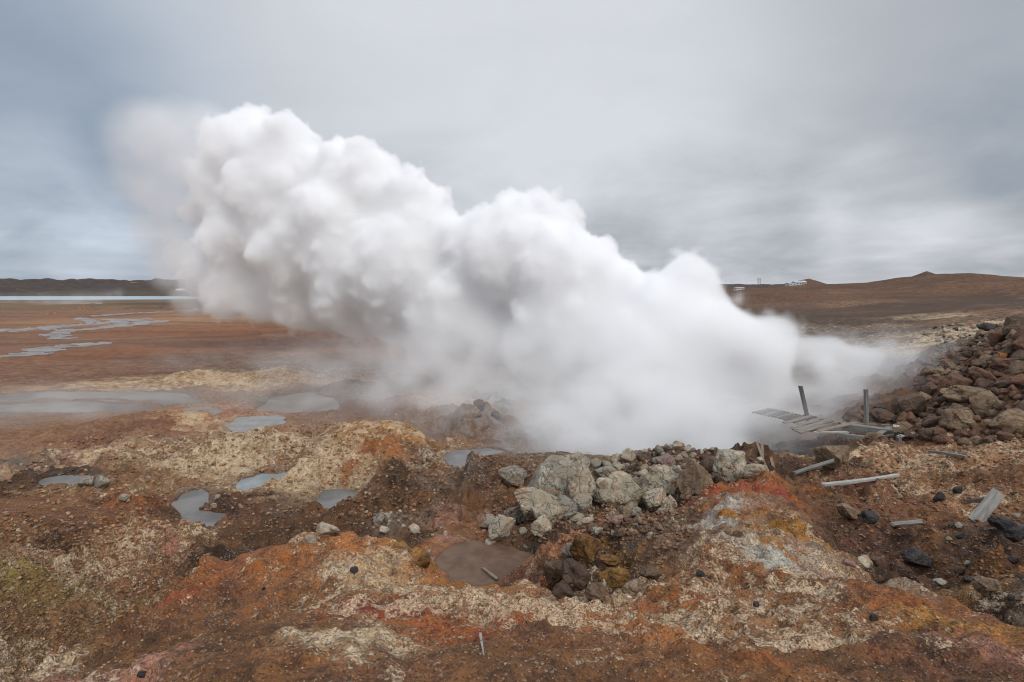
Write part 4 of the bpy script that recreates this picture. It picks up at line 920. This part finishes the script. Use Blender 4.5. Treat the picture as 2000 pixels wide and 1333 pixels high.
# ------------------------------------------------------------------ far buildings and poles
def box(name, c, d, mat, parent):
    x, y, z = [q/2 for q in d]
    me = bpy.data.meshes.new(name); me.from_pydata([(sx*x, sy*y, sz*z) for sx in (-1, 1) for sy in (-1, 1) for sz in (-1, 1)], [], [(0, 1, 3, 2), (4, 6, 7, 5), (0, 4, 5, 1), (2, 3, 7, 6), (0, 2, 6, 4), (1, 5, 7, 3)]); me.update()
    me.materials.append(mat); o = bpy.data.objects.new(name, me); COL.objects.link(o); o.parent = parent; o.location = c; return o
def roof(name, w_, d, h, z, mat, parent, x=0):
    a, b_ = w_/2+.3, d/2+.3
    me = bpy.data.meshes.new(name); me.from_pydata([(-a, -b_, 0), (a, -b_, 0), (a, b_, 0), (-a, b_, 0), (-a, 0, h), (a, 0, h)], [], [(0, 1, 5, 4), (3, 4, 5, 2), (0, 4, 3), (1, 2, 5), (0, 3, 2, 1)]); me.update()
    me.materials.append(mat); o = bpy.data.objects.new(name, me); COL.objects.link(o); o.parent = parent; o.location = (x, 0, z); return o
def flatmat(name, c, r=.7):
    m, t, b = new_mat(name); t.L.new(t.mix(t.noise(obj_pos(t), .8, 4, .6), tuple(x*.85 for x in c), c), b.inputs['Base Color']); b.inputs['Roughness'].default_value = r; return m
WHITE = flatmat('white_cladding', (.52, .52, .50)); DKW = flatmat('window_dark', (.05, .06, .07), .2); REDR = flatmat('red_roof', (.32, .11, .07)); GRR = flatmat('grey_roof', (.5, .51, .52))
def house(u, v, d, w_, h, lab, rm=GRR, dep=7, name='industrial_building'):
    p = PD(u, v, d); e_ = bpy.data.objects.new(name, None); COL.objects.link(e_); gz = height(p[0], p[1]); e_.location = (p[0], p[1], p[2]-h*.5)
    tag(e_, lab, 'building')
    ww_ = box('wall', (0, 0, (h*.7)/2-1.0), (w_, dep, h*.7+2.0), WHITE, e_); roof('roof', w_, dep, h*.35, h*.7+.01, rm, e_)
    n = max(2, int(w_/4))
    for i in range(n): box('window', (-w_/2+(i+.5)*w_/n, -dep/2-.05, h*.35), (w_/n*.4, .08, h*.28), DKW, e_)
    return e_
house(1556, 553.5, 430, 4.5, 2.6, 'small white hut on the right skyline, its left part beside a taller hut')
house(1567, 553, 432, 3.0, 3.0, 'taller narrow white hut on the right skyline')
house(1544, 555.0, 425, 5, 1.4, 'low pale shed on the right skyline left of the white hut')
house(354, 568.5, 640, 9, 4.5, 'low white building on the dark lava field beside the steam')
house(262, 554.3, 1250, 14, 5, 'distant plant building standing on the dark left ridge', REDR)
house(322, 555.3, 1250, 7, 3.5, 'tiny pale building on the dark left ridge, right of the plant building')
house(1443, 563, 330, 4.5, .9, 'low white building at the foot of the dark cone, next to the steam', dep=5)
for u, lab in ((1480.5, 'left one of two utility poles on the right skyline'), (1484.5, 'right one of two utility poles on the right skyline')):
    p0 = PD(u, 558, 400); p1 = PD(u, 544, 400); e_ = bpy.data.objects.new('utility_pole', None); COL.objects.link(e_); e_.location = p0; tag(e_, lab, 'pole', 'utility poles on the right skyline')
    plank('shaft', p0, p1, .3, .3, 'dark', e_); plank('crossarm', p1+np.array([-.8, 0, -.5]), p1+np.array([.8, 0, -.5]), .18, .18, 'dark', e_)

# ------------------------------------------------------------------ steam: density grids
def make_volume(name, D, origin, h, dens, rotz=0.0, loc=(0, 0, 0), colr=(.998, .998, 1.0), aniso=0.0, label=None):
    nx, ny, nz = D.shape
    me = bpy.data.meshes.new(name); me.vertices.add(nx*ny*nz)
    a = me.attributes.new('density_grid', 'FLOAT', 'POINT'); a.data.foreach_set('value', D.astype(np.float32).ravel())
    o = bpy.data.objects.new(name, me); COL.objects.link(o); o.rotation_euler = (0, 0, rotz); o.location = loc
    g = bpy.data.node_groups.new(name, 'GeometryNodeTree')
    g.interface.new_socket('Geometry', in_out='INPUT', socket_type='NodeSocketGeometry'); g.interface.new_socket('Geometry', in_out='OUTPUT', socket_type='NodeSocketGeometry')
    t = NT(g); N = g.nodes; L = g.links
    gi = N.new('NodeGroupInput'); go = N.new('NodeGroupOutput'); vc = N.new('GeometryNodeVolumeCube')
    vc.inputs['Min'].default_value = origin; vc.inputs['Max'].default_value = [origin[i]+(D.shape[i]-1)*h for i in range(3)]
    for i, k_ in enumerate('XYZ'): vc.inputs['Resolution '+k_].default_value = D.shape[i]
    pos = N.new('GeometryNodeInputPosition'); q = t.vmath('SCALE', t.vmath('SUBTRACT', pos.outputs[0], tuple(origin)), None, 1/h)
    sp = N.new('ShaderNodeSeparateXYZ'); L.new(q, sp.inputs[0])
    def I(op, a, b):
        m = N.new('FunctionNodeIntegerMath'); m.operation = op
        for i, v in enumerate((a, b)):
            if isinstance(v, int): m.inputs[i].default_value = v
            else: L.new(v, m.inputs[i])
        return m.outputs[0]
    def Fi(a):
        m = N.new('FunctionNodeFloatToInt'); m.rounding_mode = 'ROUND'; L.new(a, m.inputs[0]); return m.outputs[0]
    i, j, k_ = [Fi(sp.outputs[c]) for c in range(3)]
    idx = I('ADD', I('MULTIPLY', I('ADD', I('MULTIPLY', i, ny), j), nz), k_)
    at_ = N.new('GeometryNodeInputNamedAttribute'); at_.data_type = 'FLOAT'; at_.inputs[0].default_value = 'density_grid'
    si = N.new('GeometryNodeSampleIndex'); si.data_type = 'FLOAT'; si.domain = 'POINT'; si.clamp = True
    L.new(gi.outputs[0], si.inputs['Geometry']); L.new(at_.outputs[0], si.inputs['Value']); L.new(idx, si.inputs['Index']); L.new(si.outputs[0], vc.inputs['Density'])
    m = bpy.data.materials.new(name); m.use_nodes = True; nt = m.node_tree; nt.nodes.clear()
    mo = nt.nodes.new('ShaderNodeOutputMaterial'); pv = nt.nodes.new('ShaderNodeVolumePrincipled'); nt.links.new(pv.outputs[0], mo.inputs['Volume'])
    pv.inputs['Color'].default_value = (*colr, 1); pv.inputs['Density'].default_value = dens; pv.inputs['Anisotropy'].default_value = aniso
    sm = N.new('GeometryNodeSetMaterial'); sm.inputs['Material'].default_value = m
    L.new(vc.outputs[0], sm.inputs[0]); L.new(sm.outputs[0], go.inputs[0]); me.materials.append(m)
    md = o.modifiers.new('volume', 'NODES'); md.node_group = g
    tag(o, label, 'steam', None, 'stuff'); return o

A0 = np.array([19.5, 31.0]); A1 = np.array([-37.0, 50.0]); ax = (A0-A1)/np.linalg.norm(A0-A1); ang = math.atan2(ax[1], ax[0]); mid = (A0+A1)/2
def depth_u(u): return float(np.interp(u, [150, 500, 800, 1100, 1400, 1700, 1850], [51, 45, 40, 35, 32, 31, 31]))
def tolocal(p):
    q = np.array(p[:2])-mid; return np.array([q[0]*ax[0]+q[1]*ax[1], -q[0]*ax[1]+q[1]*ax[0], p[2]])
LOBES = [(455,290,62),(500,278,62),(552,300,72),(600,345,55),(445,370,70),(560,400,105),(475,470,80),(630,330,30),(420,260,28),
 (690,352,72),(740,372,66),(660,450,110),(790,420,74),(845,405,42),(800,375,45),(850,470,60),(705,320,40),
 (1030,422,48),(970,452,42),(1005,400,30),(1062,400,28),(1100,440,40),(920,475,56),(1000,500,100),(1090,520,85),(1160,508,42),(1200,560,60),(1110,600,110),(1262,570,36),
 (1345,528,43),(1326,548,38),(1368,548,38),(1340,585,55),(1385,600,46),(1300,625,85),(1400,650,72),(1250,680,115),(1430,615,30),
 (1470,650,50),(1505,695,80),(1560,690,52),(1610,720,60),(1690,715,48),(1600,765,55),(1500,780,66),(1640,690,46),(1720,695,46),(1785,698,32),(1822,692,20),(1540,660,36),(1600,680,40),
 (400,545,50),(350,500,34),(372,420,28),(440,580,48),(520,590,52),(600,580,66),(680,590,74),(760,605,66),(840,625,70),(900,600,115),(800,520,120),(700,530,110),(600,500,100),
 (950,670,66),(1030,690,76),(1120,690,105),(1180,760,85),(1100,745,50),(1250,780,75),(1350,755,105),(1440,745,85),(1400,800,45),(1300,810,45),(450,605,30),(560,612,32),(700,640,40),(500,610,28),(620,628,34),(660,632,34),(760,660,40),(820,690,46),(870,720,50)]
rg = np.random.default_rng(3)
sph = []
for (u, v, r) in LOBES:
    y = depth_u(u)+rg.uniform(-1.0, 1.0); c = tolocal(PD(u, v, y)); R_ = r/F*y*.93; sph.append((c, R_))
    edge = r < 60
    for a in range(20):
        d = rg.normal(size=3); d /= np.linalg.norm(d); r2 = R_*rg.uniform(.25, .5); c2 = c+d*(R_*1.02-r2*.62); sph.append((c2, r2))
        for b_ in range(7):
            e_ = rg.normal(size=3)+d*.6; e_ /= np.linalg.norm(e_); r3 = r2*rg.uniform(.25, .45); sph.append((c2+e_*(r2-r3*.5), r3))
cs = np.array([s[0] for s in sph]); rs = np.array([s[1] for s in sph])
h = .15; lo = (cs-rs[:, None]).min(0)-1.2; hi = (cs+rs[:, None]).max(0)+1.2; lo[2] = max(lo[2], -7.5)
Sx = np.ceil((hi-lo)/h).astype(int); axs = [lo[i]+np.arange(Sx[i])*h for i in range(3)]
sdf = np.full(tuple(Sx), 3.0, np.float32)
for c, r in zip(cs, rs):
    mg = 1.0 if r > .8 else .4
    l = np.maximum(0, ((c-r-mg-lo)/h).astype(int)); g_ = np.minimum(Sx, ((c+r+mg-lo)/h).astype(int)+2)
    if (g_ <= l).any(): continue
    xx = (axs[0][l[0]:g_[0]]-c[0])[:, None, None]; yy = (axs[1][l[1]:g_[1]]-c[1])[None, :, None]; zz = (axs[2][l[2]:g_[2]]-c[2])[None, None, :]
    s = sdf[l[0]:g_[0], l[1]:g_[1], l[2]:g_[2]]; np.minimum(s, np.sqrt(xx*xx+yy*yy+zz*zz)-r, out=s)
# the pixel column/row of every voxel decides how crisp the steam is: crisp above, dissolving near the ground and at its right end
gx, gy, gz = np.meshgrid(axs[0], axs[1], axs[2], indexing='ij', sparse=True)
wx_ = mid[0]+gx*ax[0]-gy*ax[1]; wy_ = mid[1]+gx*ax[1]+gy*ax[0]; wz__ = gz+0*gx+0*gy
band = np.abs(sdf) < 2.2
bi = np.nonzero(band)
bx, by, bz = axs[0][bi[0]], axs[1][bi[1]], axs[2][bi[2]]
n1 = fbm3(bx/1.6, by/1.6, bz/1.6, 4, 4, .55).astype(np.float32)
bil = (np.abs(perlin3(bx/1.5, by/1.5, bz/1.5, 7))+.5*np.abs(perlin3(bx/.75, by/.75, bz/.75, 8))+.25*np.abs(perlin3(bx/.4, by/.4, bz/.4, 9))-.32).astype(np.float32)
low = smooth(bz, -1.5, -6.0); right = smooth(bx, 16, 27); left = smooth(bx, -17, -31)
soft = .15+1.5*low+1.1*right+.55*left
sdf[bi] += -bil*.82*(1-.6*low)+n1*(.14+1.1*low+.7*right+.3*left)+.45*low+.1*right
def box_blur(a, n):
    for ax_ in range(3):
        c = np.cumsum(np.concatenate([np.repeat(np.take(a, [0], ax_), n+1, ax_), a, np.repeat(np.take(a, [-1], ax_), n, ax_)], ax_), axis=ax_)
        m_ = a.shape[ax_]; a = (np.take(c, range(2*n+1, 2*n+1+m_), ax_)-np.take(c, range(0, m_), ax_))/(2*n+1)
    return a
occ = (sdf < 0).astype(np.float32); occ = box_blur(box_blur(occ, 4), 4)
fill = smooth(occ, .44, .60)
den = np.clip(-sdf, 0, None)
softg = np.full(sdf.shape, .8, np.float32); softg[bi] = soft
Rg = smooth(gx, 14, 27)*np.ones_like(sdf)
Lg = smooth(gz, -2.5, -6.5)*np.ones_like(sdf)
D = np.maximum(np.clip(den/softg, 0, 1)**1.3, fill*.9)*(1-.35*Rg)*(1-.5*Lg)*(1-.66*smooth(gx+0*sdf, -2, -20))
D *= 1+.5*smooth(gz+0*sdf, -2, 3)
# thin, torn-off older steam at the far top left
thin = np.zeros_like(D)
for (u, v, r, k_) in [(300,285,95,.085),(238,278,52,.07),(350,262,75,.085),(335,370,85,.085),(325,455,70,.06),(285,335,75,.07),(395,330,80,.085),(345,520,60,.08),(375,580,46,.1),(400,250,60,.07)]:
    c = tolocal(PD(u, v, 46)); R_ = r/F*46
    q = np.sqrt((gx-c[0])**2+(gy-c[1])**2+(gz-c[2])**2)/R_
    thin = np.maximum(thin, 1.6*k_*smooth(q, 1.08, .55))
ti = np.nonzero(thin > 0); tx, ty, tz = axs[0][ti[0]], axs[1][ti[1]], axs[2][ti[2]]
thin[ti] *= np.clip(.95+.8*fbm3(tx/3.2, ty/3.2, tz/3.2, 3, 14, .5), 0, 1.6)
D = np.maximum(D, thin)
make_volume('steam_plume', D, tuple(float(q) for q in lo), h, 1.9, ang, (mid[0], mid[1], 0), label='huge white billowing plume of steam drifting to the left from the vent', aniso=0.0)

# mist: soft low steam around the vent, in the pit and over the left flats
h2 = .30; lo2 = np.array([-30., 11., -8.6]); hi2 = np.array([24., 46., -.5]); S2 = ((hi2-lo2)/h2).astype(int)
ax2 = [lo2[i]+np.arange(S2[i])*h2 for i in range(3)]; mx, my, mz = np.meshgrid(*ax2, indexing='ij')
md_ = np.zeros(mx.shape, np.float32)
for (u, v, y, rx, ry, rz, k_) in [(1300,850,24,3.6,4.5,1.9,1.3),(1170,850,24,3.2,4.0,1.8,1.0),(1450,830,29,4,4.5,2.0,.7),(1000,780,30,4.5,4,2.2,.3),(850,780,27,4.5,5,2.2,.18),(900,720,33,6.0,6,2.5,.22),(700,720,36,6.5,5,1.8,.10),
     (1550,800,30,3.2,3.5,1.8,.6),(1640,770,30,3.4,3.2,1.8,.5),(1730,735,32,3.4,3.5,1.7,.4),(1810,695,33,2.6,3,1.4,.2),(1500,860,23.5,2.0,2.0,.9,.25),(60,830,27,9,4,1.3,.13),(300,800,30,9,4,1.0,.08),(560,790,29,5,3,1.1,.12),(780,850,22,2.6,2,.8,.05),(420,700,42,9,3,1.2,.04),
     (1060,890,17.5,2.5,2.0,1.0,.06),(1250,870,18.5,2.5,1.6,.9,.25),(300,1060,9.5,2.0,1.4,.6,.03),(1100,720,30,4,4,2.5,.3),(1220,790,27,3.4,4,2.8,.9)]:
    c = PD(u, v, y); zc = c[2]
    q = ((mx-c[0])/rx)**2+((my-c[1])/ry)**2+((mz-zc)/rz)**2
    md_ = np.maximum(md_, k_*np.exp(-q*1.1)*(q < 5))
nn = fbm3(mx/1.9, my/1.9, mz/1.3, 4, 24, .55)
md_ *= np.clip(.75+1.5*nn, 0, 2.2)
ed = np.minimum.reduce([smooth(mx, lo2[0], lo2[0]+2), smooth(mx, hi2[0], hi2[0]-2), smooth(my, lo2[1], lo2[1]+1.5), smooth(my, hi2[1], hi2[1]-3), smooth(mz, hi2[2], hi2[2]-1)])
md_ = np.clip(md_*ed-.006, 0, None)
make_volume('ground_mist', md_, tuple(lo2), h2, 1.0, label='thin mist hanging over the pools and the steaming pit')

# wisps rising from far vents by the lake
h3 = 1.6; lo3 = np.array([-300., 225., -10.]); S3 = np.array([95, 70, 16]); ax3 = [lo3[i]+np.arange(S3[i])*h3 for i in range(3)]; fx, fy, fz = np.meshgrid(*ax3, indexing='ij')
fd = np.zeros(fx.shape, np.float32)
for (u, v, wpx, hpx, k_) in [(75,592,12,24,.10),(150,594,16,26,.09),(170,594,12,30,.06),(205,592,12,30,.07),(235,586,7,30,.08),(130,594,50,7,.07),(5,592,14,20,.06)]:
    c = G(u, v, -9.1); s = c[1]/F; hh = hpx*s; q = ((fx-c[0]-(fz+9)*.3)/(wpx*s*.6*(.6+.6*np.clip((fz+9)/hh, 0, 2))))**2+((fy-c[1])/(10))**2
    fd = np.maximum(fd, k_*.6*np.exp(-q)*smooth(fz, -9+hh, -9+hh*.2))
fd *= np.clip(.7+1.4*fbm3(fx/7, fy/7, fz/5, 3, 33), 0, 2)
make_volume('distant_steam', fd, tuple(lo3), h3, 1.0, label='faint wisps of steam rising from vents in front of the lake')
